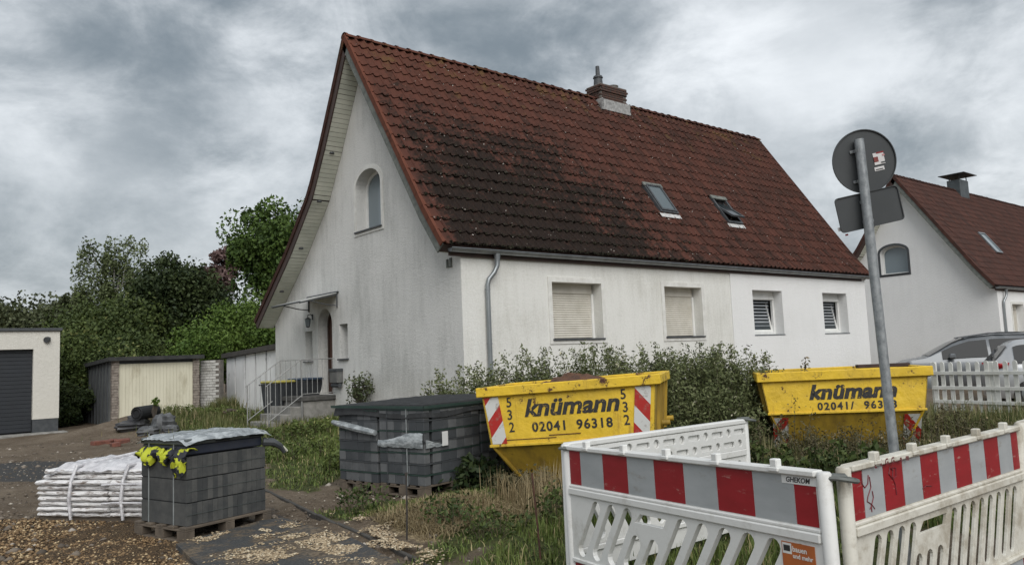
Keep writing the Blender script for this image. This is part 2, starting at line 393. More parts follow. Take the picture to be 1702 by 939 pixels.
def ground_fn(n):
    p = n.pos(); a = n.attr('zone', 'Color'); g, v, wt = n.xyz(a); st = n.attr('zone', 'Alpha')
    b = n.noise(p, .8, 6, .6); f = n.noise(p, 7, 7, .7); ff = n.noise(p, 38, 5, .75); peb = n.vor(p, 26); peb2 = n.vor(p, 60)
    dirt = n.mix((b*.6+f*.5).ss(.35, .8), (.085, .062, .042), (.205, .165, .122))
    dirt = n.mix(ff.ss(.55, .70, 0, .7), dirt, (.34, .29, .23))
    dirt = n.mix(peb.ss(.22, .12)*n.noise(p, 5, 3).ss(.5, .6), dirt, (.33, .29, .24))
    grav = n.mix(peb2.ss(.1, .5), (.30, .21, .115), (.045, .03, .018)); grav = n.mix(n.noise(p, 12, 5).ss(.45, .65), grav, (.10, .065, .035))
    wet = n.mix(ff, (.035, .036, .038), (.085, .083, .08))
    gr = n.mix(f.ss(.3, .7), (.030, .048, .014), (.085, .085, .03))
    sw = n.mix(ff.ss(.35, .65), (.13, .095, .055), (.38, .30, .18))
    e = (f-.5)*.9
    c = n.mix((v+e).ss(.35, .65), dirt, grav); c = n.mix((wt+e).ss(.35, .65), c, wet); c = n.mix((st+e).ss(.35, .65), c, sw); c = n.mix((g+e).ss(.35, .65), c, gr)
    return {'Base Color': c, 'Roughness': .93, 'Specular IOR Level': .2, 'Normal': n.bump(ff*.7+f*1.5+peb*.6, .8, .03)}
me.materials.append(mat('ground', ground_fn)); link('ground', me, kind='structure')

# ------------------------------------------------------------------ the houses
PF = [(-.10, 3.87), (.50, 4.62), (3.77, 9.43)]                        # roof line, eave to ridge (y, z)
PBK = [(9.57, 2.93), (7.27, 4.70), (5.87, 5.99), (5.13, 7.10), (4.40, 8.32), (3.77, 9.43)]
OV, LEN, DEP = .5, 16.68, 9.32
def resample(P, n):
    P = np.array(P); L = np.r_[0, np.cumsum(np.hypot(*np.diff(P, axis=0).T))]; s = np.linspace(0, L[-1], n+1)
    return np.c_[np.interp(s, L, P[:, 0]), np.interp(s, L, P[:, 1])], L[-1]/n
def offs(P, d):                     # moved inwards at right angles
    P = np.array(P, float); out = []
    for i in range(len(P)):
        t = P[min(i+1, len(P)-1)]-P[max(i-1, 0)]; t /= np.hypot(*t); nn = np.array([-t[1], t[0]])
        if nn[1] > 0: nn = -nn
        out.append(P[i]+nn*d)
    return np.array(out)
NR = 19
def tile_mesh(name, m, gauge):
    b = MB(); b.sm = True; us = [0, .022, .045, .068, .1, .135, .17, .2, TW+.012]; hs = [.036, .058, .054, .028, .006, .0, .004, .020, .040]
    vs = []
    for u, h_ in zip(us, hs): vs += [(u, 0, h_+.012), (u, 0, h_+.040), (u, gauge+.05, h_+.004)]
    fs = []
    for i in range(len(us)-1):
        a, c = i*3, i*3+3; fs += [(a, c, c+1, a+1), (a+1, c+1, c+2, a+2)]
    fs += [(0, 1, 2), (24, 26, 25)]
    b.add(vs, fs); return b.mesh(name, m)
def roof_cover(parent, x0, x1, m, P, singles, holes=(), skipfn=None, nm='roof_tile', ox=0, back=False):
    R, gauge = resample(P, NR); me = tile_mesh(nm, m, gauge); ncol = int(round((x1-x0)/TW)); items = []
    for i in range(NR):
        t = R[i+1]-R[i]; t /= np.hypot(*t)
        for j in range(ncol):
            x = x0+j*TW; y, z = R[i]
            if any(a < x+TW*.5 < b_ and c < z+.1 < d for a, b_, c, d in holes): continue
            jx, jr, jz = random.gauss(0, .003), random.gauss(0, .013), random.gauss(0, .004)
            sx = -1 if back else 1
            U = Vector((sx, jr, 0)).normalized(); Vv = Vector((-jr*sx*t[0], t[0], t[1])).normalized(); Nn = U.cross(Vv)
            if Nn.z < 0: Nn = -Nn
            o = Vector((x+(TW if back else 0)+jx, y, z))+Nn*jz
            Mx = Matrix(((U.x, Vv.x, Nn.x, o.x), (U.y, Vv.y, Nn.y, o.y), (U.z, Vv.z, Nn.z, o.z), (0, 0, 0, 1)))
            d = math.dist((x+ox, y, z), CAM); items.append((d, Mx))
    items.sort(key=lambda a: a[0])
    for d, Mx in items[:singles]: link(nm, me, parent, matrix_local=Mx)
    rest = items[singles:]
    if rest:
        co = np.empty(len(me.vertices)*3); me.vertices.foreach_get('co', co); co = np.c_[co.reshape(-1, 3), np.ones(len(me.vertices))]
        fs = [tuple(p.vertices) for p in me.polygons]; b = MB(); b.sm = True
        for d, Mx in rest: b.add(co @ np.array(Mx).T[:, :3], fs)
        m2 = bpy.data.meshes.new('roof_tiles'); m2.from_pydata(b.v, [], b.f); m2.materials.append(m)
        ta = m2.attributes.new('tone', 'FLOAT', 'FACE'); ta.data.foreach_set('value', np.repeat(np.random.default_rng(8).random(len(rest)), len(fs)).astype(np.float32))
        m2.polygons.foreach_set('use_smooth', [True]*len(m2.polygons)); m2.set_sharp_from_angle(angle=math.radians(38))
        link('roof_tiling', m2, parent, kind='stuff')
def rect(x0, z0, x1, z1): return [(x0, z0), (x1, z0), (x1, z1), (x0, z1)]
def arch(x0, z0, x1, zs, rise, n=12):
    cx, hw = (x0+x1)/2, (x1-x0)/2
    return [(x0, z0), (x1, z0)]+[(cx+hw*math.cos(t), zs+rise*math.sin(t)) for t in np.linspace(0, math.pi, n)]
XZ = lambda a, b, c: (a, c, b)      # facade frame: depth is y
YZ = lambda a, b, c: (c, a, b)      # gable frame: depth is x
def grow(p, d):
    c = np.mean(p, 0); mn, mx = np.min(p, 0), np.max(p, 0); s = ((mx-mn)+2*d)/(mx-mn); m = (mn+mx)/2
    return [tuple((np.array(q)-m)*s+m) for q in p]
RD = .26
def ring(b, outer, inner, fr, d0, d1): b.plate(outer, [inner], fr, d0, d1)
def house_shell(root, ox, face_parts, gable_mat, gable_holes, tile, singles, holes):
    e_in = offs(PF, .22); k_in = offs(PBK, .22)
    for x0, x1, m, hl, dy in face_parts:
        b = MB(); b.plate(rect(x0, -.3, x1, 3.80), hl, XZ, dy, dy+.34); b.build('wall', m, root)
    apex = ((e_in[-1]+k_in[-1])/2); out = [(.003, -.3), (.012, float(np.interp(.0, e_in[:, 0], e_in[:, 1])))]+[tuple(p) for p in e_in[1:-1]]+[(3.77, float(apex[1])-.02)]+[tuple(p) for p in k_in[::-1][1:-1]]+[(DEP, float(np.interp(DEP, k_in[::-1][:, 0], k_in[::-1][:, 1]))), (DEP, -.3)]
    b = MB(); b.plate(out, gable_holes, YZ, 0, .36); b.build('gable_wall', gable_mat, root)
    b = MB(); b.plate(out, [], YZ, LEN-OV-.36, LEN-OV); b.build('gable_wall', gable_mat, root)
    b = MB(); b.box(.36, DEP-.3, -.3, LEN-OV-.36, DEP, 3.0); b.build('back_wall', gable_mat, root)
    # roof deck and its lining
    roof = link('roof', None, root)
    pf, pk = np.array(PF), np.array(PBK)[::-1]
    top = [tuple(p) for p in offs(PF, .01)]+[tuple(p) for p in offs(PBK, .01)[::-1][1:]]
    fi = offs(PF, .20); ki = offs(PBK, .20)[::-1]
    low = [tuple(p) for p in ki[::-1][:-1]]+[(3.77, float((fi[-1][1]+ki[0][1])/2)-.1)]+[tuple(p) for p in fi[::-1][1:]]
    b = MB(); b.plate(top+low, [], YZ, -OV+.035, LEN-.035); b.build('roof_deck', WOODDK, roof)
    for P, nm in ((PF, 'front'), (PBK, 'back')):
        o1 = offs(P, -.01); o2 = offs(P, .235)
        for xa in (-OV, LEN-.03):
            b = MB(); b.plate([tuple(p) for p in o1]+[tuple(p) for p in o2[::-1]], [], YZ, xa, xa+.03); b.build('barge_board', BARGE if nm == 'front' else WOODDK, roof)
        # soffit boards, laid across under the overhang
        nb = int(sum(math.dist(P[i], P[i+1]) for i in range(len(P)-1))/.118); R, st = resample(P, nb)
        sb = MB(); sb.box(.034, .004, -.018, OV-.004, st-.006, 0, .003); sme = sb.mesh('soffit_board', SOFFIT)
        for i in range(nb-2):
            t = R[i+1]-R[i]; t /= np.hypot(*t); nn = np.array([-t[1], t[0]]); nn = -nn if nn[1] > 0 else nn
            o = R[i]+nn*.205; U = Vector((1, 0, 0)); Vv = Vector((0, t[0], t[1])); Nn = Vector((0, -nn[0], -nn[1]))
            Mx = Matrix(((1, 0, 0, -OV), (0, Vv.y, Nn.y, o[0]), (0, Vv.z, Nn.z, o[1]), (0, 0, 0, 1)))
            link('soffit_board', sme, roof, matrix_local=Mx)
    roof_cover(roof, -OV, LEN, tile, PF, singles, holes, ox=ox)
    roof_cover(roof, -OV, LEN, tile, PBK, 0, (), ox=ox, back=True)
    # verge tiles and ridge tiles
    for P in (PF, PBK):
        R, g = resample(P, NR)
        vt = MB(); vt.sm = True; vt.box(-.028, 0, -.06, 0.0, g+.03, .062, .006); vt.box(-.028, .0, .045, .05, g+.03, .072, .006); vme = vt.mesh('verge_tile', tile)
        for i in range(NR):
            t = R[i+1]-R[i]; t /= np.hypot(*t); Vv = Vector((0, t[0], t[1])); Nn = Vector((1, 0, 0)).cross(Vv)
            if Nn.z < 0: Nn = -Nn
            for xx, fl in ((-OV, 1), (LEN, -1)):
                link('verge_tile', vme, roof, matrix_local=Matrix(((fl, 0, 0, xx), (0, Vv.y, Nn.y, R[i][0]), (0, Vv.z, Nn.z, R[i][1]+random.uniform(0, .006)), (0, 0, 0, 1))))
    rm = MB(); rm.sm = True; nseg = 8; vs = []
    for x_, r_ in ((0, .135), (.06, .135), (.062, .118), (.40, .108)):
        for k in range(nseg+1):
            th = math.pi*k/nseg; vs.append((x_, -math.cos(th)*r_, math.sin(th)*r_*.85))
    fs = [(a*9+k, a*9+k+1, (a+1)*9+k+1, (a+1)*9+k) for a in range(3) for k in range(nseg)]; rm.add(vs, fs); rme = rm.mesh('ridge_tile', tile)
    x = -OV-.02
    while x < LEN-.1:
        o = link('ridge_tile', rme, roof, location=(x, 3.77, 9.42+random.uniform(-.006, .012))); o.rotation_euler = (0, random.gauss(0, .012), random.gauss(0, .01)); x += .352
    # gutter with its brackets
    g = MB(); g.sm = True; prof = [(-.075+.075*math.cos(t)-.0, .075*math.sin(t)) for t in np.linspace(math.pi, 2*math.pi, 9)]
    gy0, gz0 = -.145, 3.80; pts = [(gy0+.075+p[0], gz0+p[1]) for p in prof]; pts2 = [(gy0+.075+p[0]*1.0, gz0+p[1]+.006) for p in prof]
    vs = [(xx, p[0], p[1]) for xx in (-.35, LEN-.1) for p in pts]; g.add(vs, [(k, k+1, 10+k, 9+k) for k in range(8)])
    g.tube([(-.35, pts[0][0], gz0+.003), (LEN-.1, pts[0][0], gz0+.003)], .011, 6)
    g.add([(-.35, p[0], p[1]) for p in pts], [tuple(range(9))]); g.add([(LEN-.1, p[0], p[1]) for p in pts], [tuple(range(9))])
    gut = g.build('gutter', ZINC, root)
    bme = MB(); bme.box(0, pts[0][0]-.004, gz0-.01, .025, pts[0][0]+.17, gz0+.012); bme = bme.mesh('gutter_bracket', ZINC)
    for k in range(18): link('gutter_bracket', bme, gut, location=(-.1+k*.9, 0, 0))
    e = MB(); e.box(-.32, -.06, 3.66, LEN-OV, -.035, 3.80); e.build('eaves_board', WOODDK, root)
    return roof
def downpipe(root, x, zb=.1, zt=3.72, y=-.07, nm='downpipe'):
    b = MB(); b.sm = True
    b.tube([(x+.22, -.14, zt+.02), (x+.22, -.145, zt-.10), (x+.215, -.145, zt-.22), (x+.15, -.12, zt-.36), (x+.03, -.085, zt-.50), (x, y-.005, zt-.62), (x, y, zt-.8), (x, y, zb)], [.075, .055, .05, .05, .05, .05, .05, .05], 12)
    o = b.build(nm, ZINC, root)
    for z in (zt-.72, 1.9, .8):
        r = MB(); r.sm = True; r.tube([(x, y, z), (x, y, z+.03)], .058, 12); r.build('pipe_clamp', ZINC, o)
BARGE = M('barge_board_grey', (.19, .20, .18), (.10, .11, .10), 7, .8, stain=(.05, .05, .045), ss=6)
SOFFIT = M('soffit_cream', (.60, .60, .52), (.48, .49, .42), 2, .7, stain=(.40, .42, .33), ss=1.3)
SHUT = M('shutter_beige', (.62, .59, .52), (.52, .49, .42), 3, .6)
TRIM = M('window_surround', (.74, .735, .70), (.62, .61, .57), 5, .85)
def roller_window(root, x0, z0, x1, z1):
    t = link('roller_window', None, root)
    b = MB(); ring(b, grow(rect(x0, z0, x1, z1), .11), rect(x0, z0, x1, z1), XZ, -.022, .0); b.build('surround', TRIM, t)
    b = MB(); b.plate(rect(x0, z0-.30, x1, z1), [rect(x0+.002, z0, x1-.002, z1)], XZ, .33, .335) if False else None
    b = MB(); b.box(x0+.04, RD, z1-.22, x1-.04, RD+.09, z1, .006); b.build('shutter_box', SHUT, t)
    b = MB(); b.box(x0, RD-.01, z0, x0+.07, RD+.07, z1-.22, .006); b.build('guide_rail', WHITE, t)
    b = MB(); b.box(x1-.07, RD-.01, z0, x1, RD+.07, z1-.22, .006); b.build('guide_rail', WHITE, t)
    sm = MB(); sm.sm = True; wd = x1-x0-.14; hh = .052; vs = []
    for xx in (0, wd):
        for k in range(5): a = math.pi*k/4; vs.append((xx, -.012*math.sin(a), hh*k/4*.94))
    sm.add(vs, [(k, k+1, 6+k, 5+k) for k in range(4)]); sm.box(0, 0, 0, wd, .008, hh*.98); sme = sm.mesh('shutter_slat', SHUT)
    z = z0+.02
    while z < z1-.24: link('shutter_slat', sme, t, location=(x0+.07, RD+.03, z)); z += hh
    b = MB(); b.box(x0-.03, -.055, z0-.035, x1+.03, RD+.02, z0+.002, .004); b.build('sill', SLATE, t)
def tilt_window(root, x0, z0, x1, z1):
    t = link('tilt_window', None, root)
    b = MB(); b.box(x0, RD, z1-.20, x1, RD+.1, z1, .006); b.box(x0+.02, RD-.03, z1-.235, x1-.02, RD, z1-.19, .006); b.build('shutter_box', WHITE, t)
    b = MB(); zt = z1-.2
    b.plate(rect(x0, z0, x1, zt), [rect(x0+.07, z0+.09, x1-.07, zt-.05)], XZ, RD, RD+.07); b.build('frame', WHITE, t)
    b = MB(); b.plate(rect(x0+.06, 0, x1-.06, zt-z0-.13), [rect(x0+.13, .07, x1-.13, zt-z0-.2)], XZ, 0, .05)
    s = b.build('sash', WHITE, t, location=(0, RD+.04, z0+.08)); s.rotation_euler = (math.radians(-11), 0, 0)
    b = MB(); b.box(x0+.12, .02, .06, x1-.12, .03, zt-z0-.19); b.build('pane', GLASS, s)
    sl_ = MB(); sl_.box(x0+.13, 0, 0, x1-.13, .05, .004); sme = sl_.mesh('blind_slat', BLIND)
    for k in range(9): o = link('blind_slat', sme, t, location=(0, RD-.0+.09, z0+.16+k*.095)); o.rotation_euler = (math.radians(55), 0, 0)
    b = MB(); b.box(x0, RD+.2, z0, x1, RD+.21, z1); b.build('dark_room', DARK, t)
    b = MB(); b.box(x0-.02, -.045, z0-.03, x1+.02, RD+.01, z0+.002, .004); b.build('sill', ZINC, t)
BLIND = M('blind_grey', (.34, .36, .38), (.27, .29, .31), 3, .5)
# ---- the main semi-detached house
WIN = [(2.41, 3.95), (6.18, 7.67), (9.94, 11.42), (13.67, 15.15)]; WZ0, WZ1 = 1.98, 3.23; PX = 8.95
house = thing('semi_detached_house', 'long white rendered double house with steep mossy red tiled roof and two rolled-down shutters', 'house')
ghs = [arch(3.07, 4.79, 4.28, 5.84, .40), arch(5.70, .88, 6.52, 2.66, .41), rect(4.86, 1.76, 5.30, 2.62), rect(6.86, 1.74, 7.30, 2.54)]
SKY1 = (7.40, 8.10, 5.35, 6.22); SKY2 = (10.35, 11.05, 5.28, 6.16)
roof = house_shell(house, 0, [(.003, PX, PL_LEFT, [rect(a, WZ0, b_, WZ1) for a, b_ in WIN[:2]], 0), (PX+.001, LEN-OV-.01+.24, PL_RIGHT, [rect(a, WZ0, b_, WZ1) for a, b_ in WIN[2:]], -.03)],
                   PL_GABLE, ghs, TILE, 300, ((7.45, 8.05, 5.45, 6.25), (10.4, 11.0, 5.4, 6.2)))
for a, b_ in WIN[:2]: roller_window(house, a, WZ0, b_, WZ1)
for a, b_ in WIN[2:]: tilt_window(house, a, WZ0, b_, WZ1)
downpipe(house, .60)
b = MB(); b.box(LEN-OV+.21, -.005, -.3, LEN-OV+.235, DEP, 3.5); b.build('end_wall_render', PL_RIGHT, house)
# roof windows
def roofpt(x, z):
    y = np.interp(z, [p[1] for p in PF], [p[0] for p in PF]); return Vector((x, y, z))
def skylight(x0, x1, z0, z1, opened):
    t = link('roof_window', None, house); U = Vector((1, 0, 0)); Vv = (roofpt(0, z1)-roofpt(0, z0)).normalized(); Mx = FR(roofpt(x0, z0), U, Vv); Hh = (roofpt(0, z1)-roofpt(0, z0)).length; Wd = x1-x0
    b = MB(); b.plate(rect(0, 0, Wd, Hh), [rect(.07, .07, Wd-.07, Hh-.07)], lambda a, b_, c: tuple(Mx @ Vector((a, b_, c))), -.08, .12); b.build('frame', SLATE, t)
    b = MB(); b.box(-.02, Hh-.11, .10, Wd+.02, Hh+.03, .15, .01, T=Mx); b.build('head_flashing', BARGE, t)
    b = MB(); b.box(-.04, -.16, .055, Wd+.04, -.015, .075, .004, T=Mx); b.build('sill_flashing', M('flashing_white', (.62, .62, .60), (.4, .4, .4), 12, .6), t)
    b = MB(); b.box(.05, .05, -.06, Wd-.05, Hh-.05, -.05, T=Mx); b.build('shaft', DARK, t)
    M3 = Mx @ Matrix.Translation((0, Hh*.5, .10)) @ Matrix.Rotation(math.radians(-20 if opened else 0), 4, 'X') @ Matrix.Translation((0, -Hh*.5, 0))
    b = MB(); b.plate(rect(.05, .05, Wd-.05, Hh-.05), [rect(.11, .11, Wd-.11, Hh-.11)], lambda a, b_, c: tuple(M3 @ Vector((a, b_, c))), 0, .05)
    s = b.build('sash', SLATE, t)
    b = MB(); b.box(.10, .10, .015, Wd-.10, Hh-.10, .03, T=M3); b.build('pane', GLASS if opened else glassm('roof_glass', (.10, .125, .135)), s)
skylight(7.35, 8.10, 5.32, 6.22, False); skylight(10.33, 11.05, 5.26, 6.14, True)
# moss cushions and pale lichen spots on the street slope
r_ = np.random.default_rng(77)
def on_roof(n_, xf, sf, off):
    xs = xf(n_); ss_ = sf(n_); P_ = np.array(PF); Lc_ = np.r_[0, np.cumsum(np.hypot(*np.diff(P_, axis=0).T))]; ss_ = np.clip(ss_, 0, 1)*Lc_[-1]
    return np.c_[xs, np.interp(ss_, Lc_, P_[:, 0])-off*.83, np.interp(ss_, Lc_, P_[:, 1])+off*.55]
rowp = lambda s: (np.floor(s*NR)+.02+.10*r_.random(len(s)))/NR
c_ = on_roof(9000, lambda k: np.clip(r_.normal(2.8, 2.6, k), -.3, 16), lambda k: rowp(np.clip(r_.normal(.22, .22, k), 0, .9)), .052)
link('roof_moss', leaves_mesh('roof_moss', c_+r_.normal(size=c_.shape)*.008, .038*(.5+r_.random(len(c_))), mat('roof_moss', lambda n: {'Base Color': n.mix(n.attr('tone'), (.014, .013, .009), (.045, .040, .022)), 'Roughness': 1.0}), rng=r_, long=1.2), roof, kind='stuff')
c_ = on_roof(1100, lambda k: r_.uniform(-.4, 16, k), lambda k: r_.random(k), .058)
link('roof_lichen', leaves_mesh('roof_lichen', c_, .030*(.4+r_.random(len(c_))), mat('roof_lichen', lambda n: {'Base Color': n.mix(n.attr('tone'), (.16, .13, .11), (.46, .43, .39)), 'Roughness': 1.0}), rng=r_, long=1.2), roof, kind='stuff')
# chimney
CX0, CX1, CY0, CY1 = 8.0, 9.16, 3.50, 4.10
ch = link('chimney', None, house)
BRK = mat('chimney_brick', lambda n: {'Base Color': n.mix(n.noise(n.pos(), 12, 5).ss(.35, .7), n.mix(n.white(n.vscale(n.pos(), (8, 8, 14))), (.115, .052, .036), (.07, .036, .027)), (.05, .04, .035)), 'Roughness': .9, 'Normal': n.bump(n.noise(n.pos(), 60, 4), .4, .006)})
MORT = M('mortar', (.20, .18, .16), (.12, .11, .10), 9, .95)
b = MB(); b.box(CX0+.015, CY0+.015, 8.9, CX1-.015, CY1-.015, 9.83); b.build('chimney_core', MORT, ch)
bk = MB(); bk.box(0, 0, 0, .235, .04, .056, .004); bx_ = bk.mesh('brick', BRK); bk = MB(); bk.box(0, 0, 0, .04, .235, .056, .004); by_ = bk.mesh('brick', BRK)
for r_ in range(7):
    z = 9.38+r_*.068; o_ = .12*(r_ % 2); e_ = .035 if r_ >= 4 else 0
    for k in range(5):
        x = CX0-e_+o_*.5+k*.235
        if x+.235 < CX1+e_+.06:
            link('brick', bx_, ch, location=(x, CY0-e_, z)); link('brick', bx_, ch, location=(x, CY1-.04+e_, z))
    for k in range(2):
        y = CY0-e_+o_*.5+.05+k*.247
        link('brick', by_, ch, location=(CX0-e_, y, z)); link('brick', by_, ch, location=(CX1-.04+e_, y, z))
b = MB(); b.box(CX0-.01, CY0-.01, 9.845, CX1+.01, CY1+.01, 9.885, .01); b.build('chimney_cap', MORT, ch)
b = MB(); b.box(CX0-.06, CY0-.10, 9.02, CX1+.06, CY0-.012, 9.36, .01); b.box(CX0-.05, CY0-.1, 9.1, CX0-.012, CY1+.1, 9.39, .008); b.box(CX1+.012, CY0-.1, 9.1, CX1+.05, CY1+.1, 9.39, .008)
b.build('lead_flashing', M('flashing_lead', (.42, .42, .41), (.22, .22, .215), 10, .6, stain=(.10, .09, .08), ss=5), ch)
b = MB(); b.sm = True; b.tube([(8.22, 3.8, 9.92), (8.22, 3.8, 10.14), (8.22, 3.8, 10.16), (8.22, 3.8, 10.22), (8.22, 3.8, 10.24), (8.22, 3.8, 10.54)], [.15, .13, .16, .14, .07, .06], 10); b.build('flue_pipe', SLATE, ch)
b = MB(); b.sm = True; b.tube([(8.85, 3.8, 9.94), (8.85, 3.8, 10.01)], [.18, .20], 10); b.build('chimney_pot', MORT, ch)
# gable openings
def yz_window(root, hole, name, door=False, sill=True, proud=True, sm=None):
    t = link(name, None, root); mn, mx = np.min(hole, 0), np.max(hole, 0)
    if proud:
        out = grow(hole, .10); b = MB(); ring(b, out, hole, YZ, -.022, 0); b.build('surround', sm or TRIM, t)
    inner = grow(hole, -.07); b = MB(); ring(b, [tuple(p) for p in hole], inner, YZ, .27, .34); fr_ = b.build('frame', WOODDK if door else WHITE, t)
    b = MB(); b.plate(inner, [], YZ, .30, .315); b.build('door_leaf' if door else 'pane', DOORM if door else GLASS_L, fr_)
    if sill: b = MB(); b.box(-.06, mn[0]-.04, mn[1]-.035, .27, mx[0]+.04, mn[1]+.003, .004); b.build('sill', SLATE, t)
    return t
DOORM = M('door_brown', (.10, .05, .035), (.07, .035, .025), 7, .5)
yz_window(house, ghs[0], 'arched_window'); d_ = yz_window(house, ghs[1], 'front_door', door=True, sill=False, proud=False)
for g_ in ghs[2:]: yz_window(house, g_, 'narrow_window', proud=False)
# soffit vents
for y in (5.0, 5.75, 6.9, 8.2):
    P_ = np.array(PBK)[::-1]; z = np.interp(y, P_[:, 0], P_[:, 1]); oo = offs(PBK, .226)[::-1]; zz_ = np.interp(y, oo[:, 0], oo[:, 1])
    b = MB(); b.sm = True; b.tube([(-.27, y, zz_+.02), (-.27, y-.006, zz_-.012)], .062, 12); b.build('soffit_vent', SLATE, house)
# porch canopy
can = link('door_canopy', None, house)
b = MB(); 
def cz(x): return 3.42+.24*x
b.add([(x, y, cz(x)+dz_) for dz_ in (0, .02) for x, y in ((0, 5.35), (-1.0, 5.35), (-1.0, 7.05), (0, 7.05))], [(0, 1, 2, 3), (4, 5, 6, 7), (0, 1, 5, 4), (1, 2, 6, 5), (2, 3, 7, 6), (3, 0, 4, 7)]); b.build('canopy_sheet', M('canopy_plastic', (.55, .57, .56), (.42, .43, .42), 5, .3), can)
for y in (5.35, 7.0):
    b = MB(); b.sm = True; b.tube([(-.02, y+.02, 3.38), (-1.02, y+.02, cz(-1.02)-.02)], .018, 6); b.tube([(-.02, y+.02, 3.10), (-.3, y+.02, 3.12), (-.72, y+.02, cz(-.72)-.04)], .014, 6); b.tube([(-.02, y+.02, 3.05), (-.02, y+.02, 3.42)], .018, 6); b.build('canopy_bracket', SLATE, can)
b = MB(); b.tube([(-1.02, 5.33, cz(-1.02)), (-1.02, 7.07, cz(-1.02))], .02, 6); b.tube([(-.02, 5.3, 3.44), (-.02, 7.1, 3.44)], .025, 6); b.build('canopy_rail', SLATE, can)
lp = thing('wall_lantern', 'small black wall lantern under the porch canopy beside the arched door', 'lamp', (0, 6.82, 2.78))
b = MB(); b.sm = True; b.tube([(0, 0, .12), (-.06, 0, .2), (-.14, 0, .17), (-.14, 0, .1)], .012, 6); b.box(-.02, -.03, .05, 0, .03, .2, .004); b.build('bracket', SLATE, lp)
b = MB(); b.tube([(-.14, 0, .1), (-.14, 0, .07), (-.14, 0, -.12), (-.14, 0, -.14)], [.02, .08, .055, .03], 6); b.build('shade', GLASS_L, lp)
b = MB(); b.tube([(-.14, 0, .105), (-.14, 0, .066)], [.03, .095], 6); b.tube([(-.14, 0, -.12), (-.14, 0, -.155)], [.062, .03], 6); b.build('cap', SLATE, lp)
mbx = thing('mailbox', 'grey wall letterbox with newspaper tube to the right of the arched door', 'mailbox', (0, 5.14, 1.05))
b = MB(); b.box(-.17, 0, .12, -.004, .42, .46, .012); b.build('box', M('mailbox_grey', (.16, .16, .15), (.10, .10, .10), 6, .5), mbx)
b = MB(); b.box(-.19, -.01, .40, -.004, .43, .475, .01); b.build('flap', SLATE, mbx)
b = MB(); b.sm = True; b.tube([(-.09, .01, .06), (-.09, .41, .06)], .055, 10); b.build('newspaper_tube', SLATE, mbx)
b = MB(); b.box(-.03, .30, 3.50, -.001, .36, 3.68, .004); b.box(-.03, .42, 3.50, -.001, .48, 3.66, .004); b.box(-.02, .29, 3.49, -.001, .49, 3.52); b.build('wall_hook', BARGE, house)
# ---- the neighbour's house
NBX = 28.5
nb = thing('gabled_house', 'white house with steep red tiled roof and arched attic window behind the road sign', 'house', (NBX, .18, 0))
ngh = [arch(3.62, 4.85, 4.90, 5.85, .35)]
house_shell(nb, NBX, [(.003, LEN-OV, PL_NB, [rect(1.55, 1.7, 2.9, 3.1)], 0)], PL_NB, ngh, TILE_NB, 300, ())
yz_window(nb, ngh[0], 'arched_window', sill=True, sm=SLATE); downpipe(nb, .42)
roller_window(nb, 1.55, 1.7, 2.9, 3.1)
def nb_roofpt(x, z): return roofpt(x, z)
t = link('roof_window', None, nb); Mx = FR(roofpt(3.6, 5.6), (1, 0, 0), roofpt(0, 6.6)-roofpt(0, 5.6))
b = MB(); b.plate(rect(0, 0, .8, 1.3), [rect(.07, .07, .73, 1.23)], lambda a, b_, c: tuple(Mx @ Vector((a, b_, c))), -.02, .14); b.build('frame', ZINC, t)
b = MB(); b.box(.06, .06, .09, .74, 1.24, .10, T=Mx); b.build('pane', GLASS_L, t)
ch2 = link('chimney', None, nb)
b = MB(); b.box(6.5, 3.45, 8.9, 7.6, 4.1, 10.02, .01); b.build('chimney_cladding', M('chimney_zinc', (.10, .115, .12), (.06, .07, .075), 3, .5, metal=.3), ch2)
b = MB(); b.box(6.2, 3.1, 10.28, 7.9, 4.4, 10.31); b.add([(6.2, 3.1, 10.31), (7.9, 3.1, 10.31), (7.9, 4.4, 10.31), (6.2, 4.4, 10.31), (7.05, 3.75, 10.40)], [(0, 1, 4), (1, 2, 4), (2, 3, 4), (3, 0, 4)]); b.build('chimney_hood', SLATE, ch2)
for x, y in ((6.6, 3.5), (7.5, 3.5), (6.6, 4.0), (7.5, 4.0)): b = MB(); b.box(x-.02, y-.02, 10.0, x+.02, y+.02, 10.29); b.build('hood_post', SLATE, ch2)
